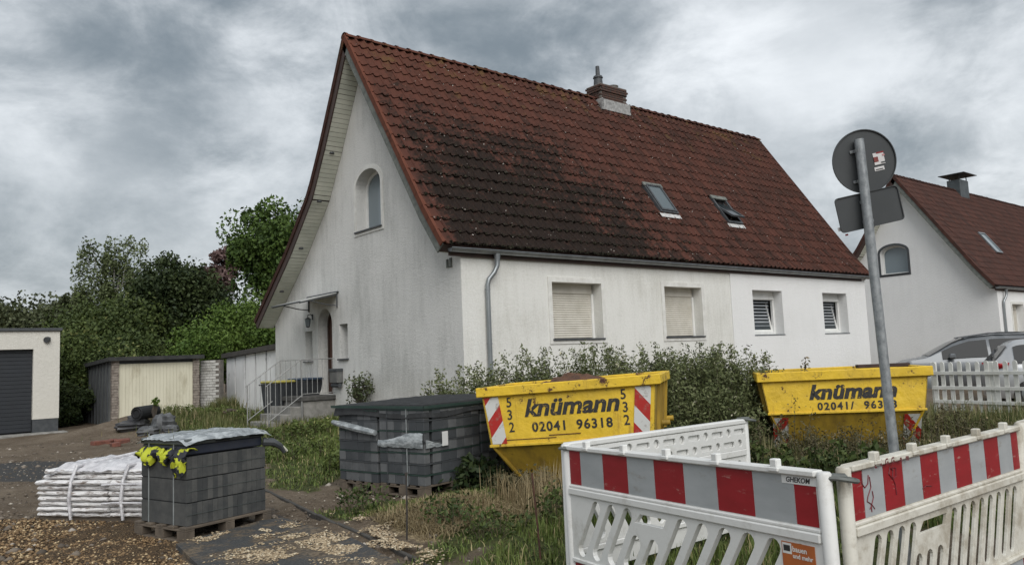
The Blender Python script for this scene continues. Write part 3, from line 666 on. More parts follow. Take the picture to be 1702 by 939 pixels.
# ------------------------------------------------------------------ steps, railing, bins
CONC = M('concrete', (.30, .29, .27), (.18, .175, .16), 5, .9, bump=.3, bs=60, stain=(.10, .09, .08), ss=2)
st = thing('entrance_steps', 'concrete landing and steps going down from the arched front door', 'steps', (0, 5.6, .2))
b = MB(); b.box(-.85, 0, -.3, -.003, 1.25, .56, .012); b.build('landing', CONC, st)
b = MB(); b.box(-.92, -.05, .56, -.003, 1.3, .67, .012); b.build('landing_slab', M('slab_dark', (.10, .095, .09), (.06, .06, .055), 6, .85), st)
for k in range(3): b = MB(); b.box(-1.18-.26*k, 0, -.3, -.92-.26*k+.02, 1.25, .44-.17*k, .01); b.build('step', CONC, st)
RAILM = M('railing_paint', (.34, .34, .33), (.24, .24, .235), 8, .5)
def railing(y, lab):
    r = thing('stair_railing', lab, 'railing', (0, y, .2), group=None)
    
    b = MB(); b.sm = True
    b.tube([(-.02, 0, 1.58), (-.9, 0, 1.58), (-1.75, 0, 1.0), (-1.81, 0, .96)], .011, 8); b.build('handrail', RAILM, r)
    b = MB(); b.tube([(-.88, 0, .72), (-1.75, 0, .13)], .011, 6); b.tube([(-.02, 0, .74), (-.88, 0, .74)], .010, 6); b.build('lower_rail', RAILM, r)
    k = 0; x = -.08
    while x > -1.76:
        top = 1.58 if x > -.9 else 1.58+(x+.9)*.68
        b = MB(); b.tube([(x, 0, top-(.85 if x > -.9 else .88)), (x, 0, top)], .0075, 5); b.build('baluster', RAILM, r); x -= .135
    for x, zb in ((-.9, -.1), (-1.76, -.3)):
        b = MB(); b.tube([(x, 0, zb), (x, 0, 1.58 if x > -1 else .98)], .015, 6); b.build('post', RAILM, r)
railing(5.57, 'pale metal stair railing on the near side of the entrance steps'); railing(6.86, 'pale metal stair railing on the far side of the entrance steps')
BIN = M('bin_plastic', (.045, .05, .055), (.03, .033, .036), 5, .5)
def bin_(x, y, lab, lid, lean):
    z = float(gh(x, y)); t = thing('wheelie_bin', lab, 'bin', (x, y, z), rz=.25)
    b = MB(); vs = []
    for zz_, w_, d_ in ((.06, .24, .26), (.90, .29, .34), (.96, .30, .35)):
        vs += [(-w_, -d_, zz_), (w_, -d_, zz_), (w_, d_, zz_), (-w_, d_, zz_)]
    b.add(vs, [(a*4+k, a*4+(k+1) % 4, a*4+4+(k+1) % 4, a*4+4+k) for a in (0, 1) for k in range(4)]+[(0, 3, 2, 1), (8, 9, 10, 11)]); bevel(b.build('bin_body', BIN, t), .02, 2)
    b = MB(); b.box(-.31, -.38, .965, .31, .36, 1.03, .025); b.build('lid', lid, t).rotation_euler = (lean, 0, 0)
    b = MB(); b.sm = True; b.tube([(-.28, .42, .93), (.28, .42, .93)], .018, 8); b.build('handle', BIN, t)
    for s_ in (-1, 1): b = MB(); b.sm = True; b.tube([(s_*.25, .30, .10), (s_*.30, .30, .10)], .10, 12); b.build('wheel', BIN, t)
p = cax(463, 680, 20.2); bin_(p[0], p[1], 'black wheelie bin with a yellow lid behind the stair railing', M('lid_yellow', (.48, .42, .10), (.36, .32, .10), 5, .5), 0)
p = cax(508, 675, 20.4); bin_(p[0], p[1], 'dark bin with a blue lid standing closest to the entrance steps', M('lid_blue', (.05, .075, .12), (.03, .045, .07), 5, .5), 0)

# ------------------------------------------------------------------ left background: garages, shed, walls
def span(nm, lab, cat, A, B, **k):  # a thing whose local x runs from A to B on the ground
    A = np.array(A); B = np.array(B); d = B-A; t = thing(nm, lab, cat, (A[0], A[1], float(gh(*A))), rz=math.atan2(d[1], d[0]), **k); return t, float(np.hypot(*d))
PL_G = plaster('plaster_garage', (.72, .70, .64), (.60, .58, .52), .4, (.6, .56, .48))
B = cax(98.5, 640, 22.8); A = B-np.array([3.2, 0.])
g, Lg = span('garage', 'cream rendered garage with dark grey roller door and black roof edge', 'garage', A, B)
z0 = -float(gh(*A)); DR = (.25, Lg-.66)
b = MB(); b.plate([(0, z0+.42), (DR[0], z0+.42), (DR[0], 2.42+z0), (DR[1], 2.42+z0), (DR[1], z0+.42), (Lg, z0+.42), (Lg, 2.93), (0, 2.93)], [], XZ, 0, .3)
b.box(.02, .3, -.4, Lg-.02, 6, 2.9); b.build('wall', PL_G, g)
b = MB(); b.box(0, .012, -.3, DR[0], .3, z0+.42); b.build('plinth', SLATE, g); b = MB(); b.box(DR[1]+.004, .012, -.3, Lg-.012, .3, z0+.42); b.build('plinth', SLATE, g)
b = MB(); b.box(-.1, -.06, 2.934, Lg+.06, 6.1, 3.02, .01); b.build('roof_edge', SLATE, g)
b = MB(); b.box(DR[0], .20, -.2, DR[1], .22, 2.42, 0); b.build('door_back', DARK, g)
GD = M('garage_door_grey', (.024, .028, .034), (.020, .023, .028), 3, .5)
sm = MB(); sm.box(0, 0, 0, DR[1]-DR[0]-.004, .03, .108, .006); sme = sm.mesh('door_slat', GD)
for k in range(21): link('door_slat', sme, g, location=(DR[0]+.002, .16, .08+k*.112))
b = MB(); b.box(-.1, -.55, -.3, Lg+.15, -.01, .05, .02); b.build('threshold', CONC, g)
cmx = thing('security_light', 'small round dark lamp on the cream garage wall above the door corner', 'lamp', (*cax(82, 640, 22.7), 2.72))
b = MB(); b.sm = True; d_ = Vector((*(-FH), 0)); b.tube([(0, 0, 0), d_*.10, d_*.12+Vector((0, 0, -.03)), d_*.2+Vector((0, 0, -.05))], [.05, .05, .09, .08], 10); b.build('housing', SLATE, cmx)
# shed with the pale yellow door
A = cax(186, 640, 24.0); B = A+np.array([2.62, 0.])
g, Lg = span('shed', 'low flat-roofed shed with pale yellow panel front and bitumen roof edge', 'shed', A, B)
YEL = M('panel_pale_yellow', (.70, .67, .53), (.62, .59, .46), 2, .7, stretch=(1, 1, .3), stain=(.40, .36, .25), ss=1.5)
SH = 1.98
BLK = mat('shed_brick', lambda n: {'Base Color': n.mix(n.noise(n.pos(), 9, 5).ss(.35, .7), (.32, .28, .24), (.16, .13, .11)), 'Roughness': .95, 'Normal': n.bump(n.noise(n.pos(), 40, 4), .5, .01)})
for k, (x0, nm) in enumerate(((0, 'brick_pier'), (Lg-.2, 'brick_pier'))):
    pr = link(nm, None, g)
    b = MB(); b.box(x0+.012, .012, -.3, x0+.188, .28, SH); b.build('mortar', MORT, pr)
    bb = MB(); bb.box(0, 0, 0, .2, .12, .068, .004); bme = bb.mesh('brick', BLK)
    for r_ in range(26): link('brick', bme, pr, location=(x0+random.uniform(-.008, .008), -.0, -.03+r_*.082))
n_p = 22; pw = (Lg-.4)/n_p; bb = MB(); bb.box(.0015, 0, 0, pw-.0015, .03, SH-.12, .003); bme = bb.mesh('panel', YEL)
for k in range(n_p): link('panel', bme, g, location=(.2+k*pw, .07, .02))
b = MB(); b.box(.2, .101, -.2, Lg-.2, .13, SH); b.build('door_frame', SLATE, g)
DKP = M('shed_side_grey', (.16, .17, .17), (.10, .105, .105), 5, .8, stretch=(1, 1, .3))
b = MB(); 
sx0 = -.2
b.add([(0, .3, -.3), (0, 4.2, -.3), (0, 4.2, 1.95), (0, .3, SH), (Lg, .3, -.3), (Lg, 4.2, -.3), (Lg, 4.2, 1.95), (Lg, .3, SH)], [(0, 1, 2, 3), (4, 5, 6, 7), (1, 5, 6, 2), (0, 4, 7, 3)]); b.build('side_wall', DKP, g)
for k in range(9):
    f_ = (k+.5)/9; b = MB(); x, y = -.02, .3+3.9*f_; b.box(x-.02, y-.02, -.3, x+.02, y+.02, SH-.17*f_-.02); b.build('batten', SLATE, g)
b = MB(); vs = [(-.12, -.12), (Lg+.12, -.12), (Lg+.12, 4.3), (-.12, 4.3)]
b.add([(x, y, SH+.0-(y > 0)*.16) for x, y in vs]+[(x, y, SH+.12-(y > 0)*.16) for x, y in vs], [(0, 1, 2, 3), (4, 5, 6, 7), (0, 1, 5, 4), (1, 2, 6, 5), (2, 3, 7, 6), (3, 0, 4, 7)]); b.build('roof', M('bitumen', (.025, .027, .028), (.05, .05, .048), 5, .85), g)
# white-painted block wall
A = cax(333, 640, 26.0); B = cax(366, 640, 25.8); g, Lg = span('block_wall', 'short wall of white painted blocks between the yellow shed and the panel garages', 'wall', A, B)
WBR = mat('white_block', lambda n: {'Base Color': n.mix(n.noise(n.pos(), 6, 5).ss(.4, .75), (.58, .57, .54), (.34, .33, .30)), 'Roughness': .95, 'Normal': n.bump(n.noise(n.pos(), 40, 4), .5, .01)})
b = MB(); b.box(.01, .012, -.3, Lg-.01, .2, 1.74); b.build('mortar', MORT, g)
bb = MB(); bb.box(0, 0, 0, .225, .1, .075, .005); bme = bb.mesh('brick', WBR); bb = MB(); bb.box(0, 0, 0, .105, .1, .075, .005); bmh = bb.mesh('brick', WBR)
for r_ in range(20):
    x = 0
    if r_ % 2: link('brick', bmh, g, location=(0, 0, -.02+r_*.088)); x = .118
    while x+.22 <= Lg+.02: link('brick', bme, g, location=(x, random.uniform(-.006, .004), -.02+r_*.088)); x += .237
# row of prefabricated garages
A = cax(376, 640, 27.6); B = cax(462, 640, 24.2); g, Lg = span('concrete_garage', 'low whitewashed concrete panel garage with black joints running behind the house corner', 'garage', A, B)
WP = M('whitewashed_concrete', (.88, .88, .87), (.74, .74, .73), 1.5, .9, stretch=(1, 1, .5), stain=(.36, .36, .35), ss=2.2, sl=(.56, .75))
n_p = 5; pw = Lg/n_p
b = MB(); b.box(0, .03, -.3, Lg, 3.5, 2.0); b.build('core', SLATE, g)
for k in range(n_p):
    x0, x1 = k*pw+.05, (k+1)*pw-.05; zt = lambda x: 1.80+.16*x/Lg
    b = MB(); b.add([(x, y, z) for y in (0, .04) for x, z in ((x0, -.2), (x1, -.2), (x1, zt(x1)), (x0, zt(x0)))], [(0, 1, 2, 3), (4, 5, 6, 7), (0, 1, 5, 4), (1, 2, 6, 5), (2, 3, 7, 6), (3, 0, 4, 7)]); b.build('wall_panel', WP, g)
b = MB(); b.add([(x, y, z) for y in (-.14, 3.6) for x, z in ((-.1, 1.80), (Lg+.2, 1.97), (Lg+.2, 2.13), (-.1, 1.95))], [(0, 1, 2, 3), (4, 5, 6, 7), (0, 1, 5, 4), (1, 2, 6, 5), (2, 3, 7, 6), (3, 0, 4, 7)]); b.build('roof_edge', M('fascia_brown', (.075, .068, .06), (.05, .045, .04), 5, .8), g)

# ------------------------------------------------------------------ rubble heap
PLB = M('black_plastic', (.03, .031, .034), (.06, .06, .065), 5, .45)
def sack(px, py, dep, sx, sy, sz, rz, lab, m, nm='plastic_sack', cat='sack', lift=0):
    P = cw((px-851)/FPX*dep, dep); z = float(gh(*P)); t = MB(); t.sm = True; N1, N2 = 10, 14; vs = []
    for i in range(N1+1):
        a = math.pi*i/N1-math.pi/2
        for j in range(N2):
            th = 2*math.pi*j/N2; k = 1+.13*math.sin(3*th+px)+.09*math.sin(5*a*2+th*2+py)+random.uniform(-.05, .05)
            c_, s_ = math.cos(a), math.sin(a); c_ = abs(c_)**.6; vs.append((sx*c_*math.cos(th)*k, sy*c_*math.sin(th)*k, sz*(s_*k+.75)))
    t.add(vs, [(i*N2+j, i*N2+(j+1) % N2, (i+1)*N2+(j+1) % N2, (i+1)*N2+j) for i in range(N1) for j in range(N2)])
    o = t.build(nm, m); o.location = (*P, z-.03+lift); o.rotation_euler = (0, 0, rz); tag(o, lab, cat); return o
GS = M('grey_sack', (.13, .135, .14), (.06, .062, .066), 5, .6)
sack(217, 700, 20.5, 0.43, 0.30, 0.14, .2, 'flat black sack at the left foot of the rubble heap', PLB)
sack(228, 688, 20.6, 0.24, 0.26, 0.20, .5, 'bulging black sack left of the roll on the rubble heap', PLB, lift=.05)
sack(268, 694, 20.4, 0.29, 0.29, 0.26, .8, 'grey sack at the right of the rubble heap in front of the weeds', GS)
sack(283, 701, 20.2, 0.19, 0.22, 0.12, .1, 'small pale grey sack at the far right foot of the rubble heap', GS)
sack(246, 706, 20.1, 0.41, 0.24, 0.13, 1.0, 'low dark sack lying under the black roll', GS)
P = cax(243, 640, 20.5); t = thing('drainage_roll', 'rolled-up black membrane standing out on top of the rubble heap', 'roll', (*P, float(gh(*P))+.40), rz=cang(75))
b = MB(); b.sm = True; b.tube([(-.35, 0, 0), (.35, 0, .02)], .17, 16, caps=False); b.tube([(-.36, 0, 0), (.36, 0, .02)], .11, 14, caps=False); b.build('membrane', PLB, t)
b = MB(); b.tube([(-.33, 0, 0), (.33, 0, .02)], .172, 16); b.build('core', DARK, t)
for k, (px, py, rz, lab) in enumerate(((165, 738, .3, 'leftmost red brick half buried in the dirt mound'), (183, 736, .9, 'broken red brick between two others on the dirt'), (203, 735, -.2, 'rightmost red brick on the dirt below the rubble heap'), (192, 741, 1.5, 'loose red brick lying nearest the viewer below the heap'))):
    P = G(px, py); b = MB(); b.box(-.17, -.09, 0, .17, .09, .10, .012); o = b.build('loose_brick', M('brick_red', (.20, .075, .05), (.12, .05, .04), 12, .9)); o.location = tuple(P-np.array([0, 0, .02])); o.rotation_euler = (random.uniform(-.15, .15), random.uniform(-.15, .15), rz); tag(o, lab, 'brick')
P = G(412, 692); b = MB(); b.box(-.6, -.1, 0, .5, .1, .04, .006); b.box(-.55, -.5, .01, -.42, .12, .05, .006); o = b.build('old_plank', WOODDK); o.location = tuple(P+np.array([0, 0, .12])); o.rotation_euler = (.1, .12, cang(5)); tag(o, 'dark weathered planks lying in the weeds before the panel garage', 'plank')

# ------------------------------------------------------------------ pallets
PW = M('pallet_wood', (.15, .12, .09), (.09, .072, .055), 6, .9, stretch=(1, 1, 1), bump=.3, bs=70, stain=(.09, .075, .06), ss=4)
def pallet(parent, w, d):
    p = link('pallet', None, parent)
    for y in np.linspace(0, d-.1, 5):
        b = MB(); b.box(0, y, .118, w, y+.1, .14, .003); b.build('deck_board', PW, p)
    for x in (0, w/2-.05, w-.1):
        b = MB(); b.box(x, 0, .1, x+.1, d, .117, .003); b.build('stringer_board', PW, p); b = MB(); b.box(x, 0, 0, x+.1, d, .018, .003); b.build('runner', PW, p)
        for y in (0, d/2-.07, d-.14): b = MB(); b.box(x, y, .019, x+.1, y+.14, .0995, .004); b.build('block', PW, p)
def objrnd(n): return S(n.nt, n.new('ShaderNodeObjectInfo').outputs['Random'])
SLABM = mat('paver_anthracite', lambda n: {'Base Color': n.mix((n.noise(n.pos(), 6, 6, .7)*.8+objrnd(n)*.35-.1).ss(.3, .75), (.042, .045, .046), (.095, .095, .090)), 'Roughness': .85, 'Normal': n.bump(n.noise(n.pos(), 90, 4), .35, .004)})
STRAP = M('strap_grey', (.32, .34, .34), (.2, .22, .22), 8, .5)
FILM = mat('clear_film', lambda n: {'Base Color': n.mix(n.noise(n.vscale(n.pos(), (1, 1, 3)), 7, 6, .7).ss(.42, .62), (.22, .24, .25), (.44, .47, .48)), 'Roughness': .25, 'Specular IOR Level': .6, 'Normal': n.bump(n.noise(n.pos(), 9, 3, .5), .6, .03)})
# front pallet of dark slabs
P = G(308, 903); AX = cang(56)
sp = thing('slab_pallet', 'wooden pallet stacked with dark grey slabs in three strapped layers beside the white stack', 'pallet of slabs', P, rz=AX-.0)
WA, DA = .93, .80
pallet(sp, WA+.06, DA+.06)
ns = 16; sw_ = (WA-.02)/ns; bb = MB(); bb.box(.0006, 0, 0, sw_-.0006, DA-.04, .207, .0012); bme = bb.mesh('slab', SLABM)
for r_ in range(3):
    for k in range(ns): link('slab', bme, sp, location=(.04+k*sw_, .04+random.uniform(-.003, .003), .142+r_*.218+random.uniform(0, .002)))
for r_ in (1, 2):
    b = MB(); b.box(.045, .05, .142+r_*.218-.012, WA+.015, DA-.01, .142+r_*.218-.001); b.build('interlayer', DARK, sp)
TOPZ = .142+3*.218
for y in (.24, .66):
    b = MB(); b.box(.033, y, .14, .0385, y+.012, TOPZ+.2); b.build('strap', STRAP, sp)
for r_ in range(3):
    for z in (.10,):
        b = MB(); b.box(.033, .0345, .142+r_*.218+z, WA+.03, .0385, .142+r_*.218+z+.004); b.build('strap', M('strap_dark', (.085, .10, .095), (.06, .07, .07), 8, .5), sp)
cr = thing('black_crate', 'flat blue-black crate under clear film on top of the dark slab pallet', 'crate', (P[0], P[1], P[2]+TOPZ), rz=AX)
NAVY = M('crate_navy', (.02, .026, .045), (.035, .04, .055), 6, .4)
b = MB(); b.box(.05, .06, .004, WA, DA, .10, .01); b.build('tray', NAVY, cr); b = MB(); b.box(.03, .03, .10, WA+.01, DA+.01, .16, .012); b.build('rim', M('crate_grey', (.10, .115, .115), (.06, .07, .07), 5, .5), cr)
for x in (.35, .75): b = MB(); b.box(x, .024, .11, x+.16, .03, .145); b.build('vent_slot', DARK, cr)
def sheet(nm, m, parent, nx, ny, f, thick=0):
    b = MB(); b.sm = True; vs = [f(i/nx, j/ny) for i in range(nx+1) for j in range(ny+1)]
    b.add(vs, [(i*(ny+1)+j, (i+1)*(ny+1)+j, (i+1)*(ny+1)+j+1, i*(ny+1)+j+1) for i in range(nx) for j in range(ny)]); o = b.build(nm, m, parent)
    if thick: md = o.modifiers.new('s', 'SOLIDIFY'); md.thickness = thick; md.offset = 1
    return o
def wr(x, y, s=1.): return (float(hn(np.array(x*1.), np.array(y*1.), 14, 6))-.5)*.02*s+(float(hn(np.array(x*1.), np.array(y*1.), 37, 8))-.5)*.012*s
def film_top(i, j):
    x = -.0+i*(WA+.06); y = -.02+j*(DA+.05); e = min(i, 1-i)*8; e2 = min(j, 1-j)*8; d = (1-min(1, e))*.05+(1-min(1, e2))*.06
    return (x, y, .176-d*.8+wr(x, y, .7)+.01)
sheet('clear_film', FILM, cr, 40, 34, film_top)
YB = mat('hivis_fabric', lambda n: {'Base Color': n.mix((n.noise(n.pos(), 9, 3, .5)).ss(.49, .52), (.02, .022, .03), (.46, .50, .03)), 'Roughness': .7})
hv = thing('hivis_cloth', 'crumpled yellow and black workwear hanging over the left edge of the slab pallet', 'workwear', (P[0], P[1], P[2]+TOPZ-.02), rz=AX)
def cloth(y0, w, ln, seed):
    def f(i, j):
        y = y0+i*w; k = (float(hn(np.array(y*1.), np.array(j*1.), 11, seed))-.5)
        x = .028-.05*math.sin(j*2.6)-.06*k*j; z = .07-j*ln*(1+.5*math.sin(i*9+seed))
        if j < .2: x = .028+(.2-j)*.5; z = .085-abs(j-.1)*.02
        return (x-.015*math.sin(i*31), y, z+k*.03)
    return f
sheet('sleeve', YB, hv, 26, 16, cloth(.38, .43, .12, 3), .006); sheet('sleeve', YB, hv, 20, 16, cloth(-.01, .22, .17, 5), .006); sheet('collar', YB, hv, 20, 14, cloth(.19, .26, .10, 9), .006)
b = MB(); b.sm = True; b.tube([(WA+.0, .05, .06), (WA+.09, .0, .05), (WA+.17, -.02, .0), (WA+.22, -.02, -.07)], [.045, .04, .03, .02], 8); b.build('trailing_sleeve', SLATE, hv)
b = MB(); b.sm = True; b.tube([(WA+.03, .03, .09), (WA+.13, .0, .06), (WA+.21, -.03, -.02), (WA+.25, -.03, -.06)], .012, 6); b.build('reflective_band', M('reflect_band', (.6, .6, .5), (.5, .5, .3), 6, .4), hv)
# white wrapped stack
Pl, Pr = G(60, 866), G(243, 868); d_ = (Pr-Pl)[:2]; LW = float(np.hypot(*d_))
ws = thing('wrapped_stack', 'low pallet of pale bagged sheets wrapped in glossy white film', 'wrapped pallet', Pl, rz=math.atan2(d_[1], d_[0]))
BAG = mat('bag_white', lambda n: {'Base Color': n.mix(n.noise(n.vscale(n.pos(), (3, 3, 22)), 2.2, 6, .7).ss(.52, .62), (.78, .77, .765), (.22, .18, .155)), 'Roughness': .35, 'Specular IOR Level': .6, 'Normal': n.bump(n.noise(n.vscale(n.pos(), (1, 1, 3)), 16, 5), .7, .03)})
WF = mat('film_white', lambda n: {'Base Color': n.mix(n.noise(n.pos(), 5, 6, .7).ss(.4, .68), (.68, .67, .69), (.46, .45, .47)), 'Roughness': .25, 'Specular IOR Level': .7, 'Normal': n.bump(n.noise(n.vscale(n.pos(), (1, 1, 1)), 8, 6, .65), .8, .05)})
b = MB(); b.box(.05, .05, -.05, LW-.05, .9, .05, .01); b.build('pallet_base', PW, ws)
for r_ in range(9):
    z = .045+r_*.058
    for k in range(3):
        x0 = LW*k/3+random.uniform(0, .012); x1 = LW*(k+1)/3-random.uniform(.0, .012); y0 = random.uniform(-.035, .02)+(.03 if r_ > 6 else 0); off = .03*(r_-6) if r_ > 6 else 0
        b = MB(); b.sm = True; nn_ = 8; vs = []
        for i in range(nn_+1):
            x = x0+(x1-x0)*i/nn_
            for (yy, zz_) in ((y0+.02, .004), (y0, .018), (y0-.004, .032), (y0+.02, .05), (.93, .05), (.95, .02), (.93, .004)): vs.append((x+off*(1 if k == 0 else 0), yy+random.uniform(-.006, .006)+off*.5, z+zz_+random.uniform(-.004, .004)))
        b.add(vs, [(i*7+j, (i+1)*7+j, (i+1)*7+(j+1) % 7, i*7+(j+1) % 7) for i in range(nn_) for j in range(7)]+[tuple(range(7)), tuple(nn_*7+j for j in range(7))]); b.build('bagged_sheet', BAG, ws)
def wtop(i, j):
    x = .04+i*(LW-.06); y = .03+j*.92; e = min(1, min(i, 1-i)*7); e2 = min(1, min(j, 1-j)*7)
    return (x+.07*(1-j)*(1 if i < .1 else 0), y, .575+.04*min(e, e2)-(1-e2)*.03-(1-e)*.06+wr(x, y, 1.6))
sheet('film_top', WF, ws, 44, 34, wtop)
for x in (LW*.33, LW*.80):
    b = MB(); b.sm = True
    b.tube([(x+.02, -.035, .03), (x, -.045, .25), (x+.015, -.03, .45), (x+.03, .03, .60), (x+.10, .9, .64)], [.016, .02, .018, .02, .02], 6); b.build('film_strip', WF, ws)
for z in (.20, .40): b = MB(); b.sm = True; b.tube([(LW*.62, -.03, z), (LW*.75, -.045, z+.015), (LW+.01, -.03, z+.01)], .012, 6); b.build('film_fold', WF, ws)

# ------------------------------------------------------------------ four pallets of pavers under black netting
PAV = mat('paver_block', lambda n: {'Base Color': n.mix((n.noise(n.pos(), 4, 6, .7)*.7+objrnd(n)*.5-.15).ss(.25, .75), (.050, .055, .060), (.130, .134, .138)), 'Roughness': .8, 'Normal': n.bump(n.noise(n.pos(), 80, 4), .35, .004)})
GREEN = M('green_edge_strip', (.016, .040, .032), (.03, .055, .045), 9, .6)
TARP = mat('black_netting', lambda n: {'Base Color': n.mix(n.noise(n.pos(), 9, 6, .7).ss(.3, .75), (.028, .029, .030), (.050, .052, .054)), 'Roughness': .9, 'Specular IOR Level': .2, 'Normal': n.bump(n.noise(n.pos(), 150, 2), .5, .004)})
c0_ = at(704, 690, 9.25)[:2]-CAM[:2]; c0 = np.array([c0_ @ RH, c0_ @ FH]); uR = np.array([.61, .79]); uL = np.array([-.79, .61]); hd = cang(math.degrees(math.atan2(.79, .61)))
BW, BD, BH = 1.0, .77, .90
labs = ['paver pallet at the near corner, film-banded and tagged, under black netting', 'left paver pallet under the black netting with a pale film roll on its edge', 'paver pallet on the right under the netting, next to the yellow skip', 'rearmost paver pallet hidden under the back of the black netting']
for k, (a, l_) in enumerate(((0, 0), (0, 1), (1, 0), (1, 1))):
    q = c0+uR*(a*(BW+.04))+uL*(l_*(BD+.05)); Pq = cw(*q)
    t = thing('paver_pallet', labs[k], 'pallet of pavers', (*Pq, float(gh(*Pq))-.01), rz=hd-(.06 if l_ else 0), group='paver pallets under black netting')
    pallet(t, BW, BD)
    if k == 3:
        b = MB(); b.box(.02, .02, .142, BW-.02, BD-.02, .142+BH, .01); b.build('paver_core', PAV, t); continue
    b = MB(); b.box(.1, .1, .142, BW-.02, BD-.02, .14+BH); b.build('paver_core', PAV, t)
    # local y points left-back (uL), x points right-back (uR)
    bb = MB(); bb.box(.0, .0015, 0, .095, BD/6-.0015, .121, .004); m1 = bb.mesh('paver', PAV); bb = MB(); bb.box(.0015, 0, 0, BW/7-.0015, .095, .121, .004); m2 = bb.mesh('paver', PAV)
    for r_ in range(7):
        z = .142+r_*.1275
        if k != 2:
            for j in range(6): link('paver', m1, t, location=(random.uniform(-.003, .003), j*BD/6, z))
        if k != 1:
            for j in range(1 if k != 2 else 0, 7): link('paver', m2, t, location=(j*BW/7, random.uniform(-.003, .003), z))
        b = MB(); b.box(-.006, -.006, z+.112, BW, BD+.0, z+.126); b.build('edge_strip', GREEN if r_ % 2 == 0 else SLATE, t)
    if k == 0:
        for x in (.02,):
            def fb(i, j): y = i*BD; return (-.02-.012*math.sin(j*3)-abs(wr(y*2, j, .6)), y+.0, .58+(.13+.05*math.sin(i*4+1))*(1-j)-.0+wr(y, j)*.5)
            sheet('film_band', FILM, t, 26, 8, fb)
        def fb2(i, j): x = i*.36; return (x, -.02-abs(wr(x*2, j, .6)), .58+.10*(1-j)*(1-i)+wr(x, j)*.5)
        sheet('film_band', FILM, t, 12, 6, fb2)
        b = MB(); b.box(.10+.18, -.03, .58, .10+.28, -.024, .75); b.build('tag', M('tag_white', (.75, .75, .73), (.65, .65, .65), 9, .5), t)
        for y in (.28, .62): b = MB(); b.box(-.012, y, .13, -.007, y+.012, 1.04); b.build('strap', STRAP if y < .5 else SLATE, t)
    if k == 1:
        b = MB(); b.sm = True; b.tube([(-.04, -.02, .76), (-.05, .3, .80), (-.04, .62, .84), (-.03, .86, .87)], [.035, .045, .045, .03], 8); b.build('film_roll', FILM, t)
q = cw(*c0); tp = thing('black_netting', 'large black netting sheet draped over the paver pallets', 'tarpaulin', (*q, float(gh(*q))), rz=hd)
TWd, TDp = 2.10, 1.66; HT = .142+BH+.0
def tarpf(i, j):
    x = -.012+i*(TWd+.02); y = -.012+j*(TDp+.02); e = min(i, 1-i, j, 1-j); s_ = math.sin(x*1.6)*.008+math.sin(y*2.4+1)*.008
    drop = .10+.02*math.sin(x*5+y*4)
    if e <= 0: return (x+(-.005 if i == 0 else .005 if i == 1 else 0), y+(-.005 if j == 0 else .005 if j == 1 else 0), HT-.01-drop)
    return (x, y, HT+.022+.05*min(1, e*3)+s_+wr(x, y, .4))
sheet('netting_sheet', TARP, tp, 44, 40, tarpf)
b = MB(); b.box(-.026, -.026, HT-.01, -.0175, TDp+.0, HT+.022); b.box(-.026, -.026, HT-.01, TWd, -.0175, HT+.022); b.build('green_hem', GREEN, tp)

# ------------------------------------------------------------------ skips
YELM = mat('skip_yellow', lambda n: (lambda p: {'Base Color': n.mix((n.noise(n.vscale(p, (9, 9, .9)), 1.0, 8, .7)).ss(.56, .72, 0, .55), n.mix((n.noise(p, 5, 9, .8)+n.xyz(p)[2].ss(.95, 1.35, 0, .07)).ss(.62, .66), n.mix(n.noise(p, 2.5, 5, .6).ss(.35, .75), (.80, .53, .035), (.60, .40, .04)), n.mix(n.noise(p, 30, 4), (.10, .035, .018), (.05, .02, .012))), (.26, .12, .04)), 'Roughness': n.noise(p, 6, 5).ss(.3, .7, .4, .75), 'Normal': n.bump(n.noise(p, 2.2, 3, .5)*2.5+n.noise(p, 8, 6, .7), .45, .03)})(n.pos()))
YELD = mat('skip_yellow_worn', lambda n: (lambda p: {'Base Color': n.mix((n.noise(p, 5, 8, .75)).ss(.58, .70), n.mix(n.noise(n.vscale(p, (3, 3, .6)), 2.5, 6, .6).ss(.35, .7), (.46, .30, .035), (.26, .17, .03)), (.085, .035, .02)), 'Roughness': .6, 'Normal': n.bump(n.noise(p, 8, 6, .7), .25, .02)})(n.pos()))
RUST = M('rust', (.13, .05, .026), (.07, .028, .018), 14, .9, bump=.4)
INK = M('lettering_black', (.018, .018, .02), (.04, .038, .035), 30, .6, stain=(.5, .32, .04), ss=16, sl=(.60, .64))
def stripes(flip, sc=1.0, off=0.):
    def fn(n):
        tcn = n.new('ShaderNodeTexCoord'); o = S(n.nt, tcn.outputs['Object']); x, y, z = n.xyz(o)
        k = ((z*.8+x*(flip*1.0)+off)/sc).m('FRACT'); f = k.m('GREATER_THAN', .5); d = n.noise(n.pos(), 12, 6, .7)
        return {'Base Color': n.mix(d.ss(.54, .70, 0, .75), n.mix(f, (.62, .62, .60), (.42, .025, .02)), (.25, .2, .16)), 'Roughness': .4}
    return mat('warning_stripes_%d_%d' % (flip, int(off*100)), fn)
SOIL = M('rusty_soil', (.14, .065, .035), (.08, .045, .03), 9, .95, bump=.8, bs=25, bd=.03)
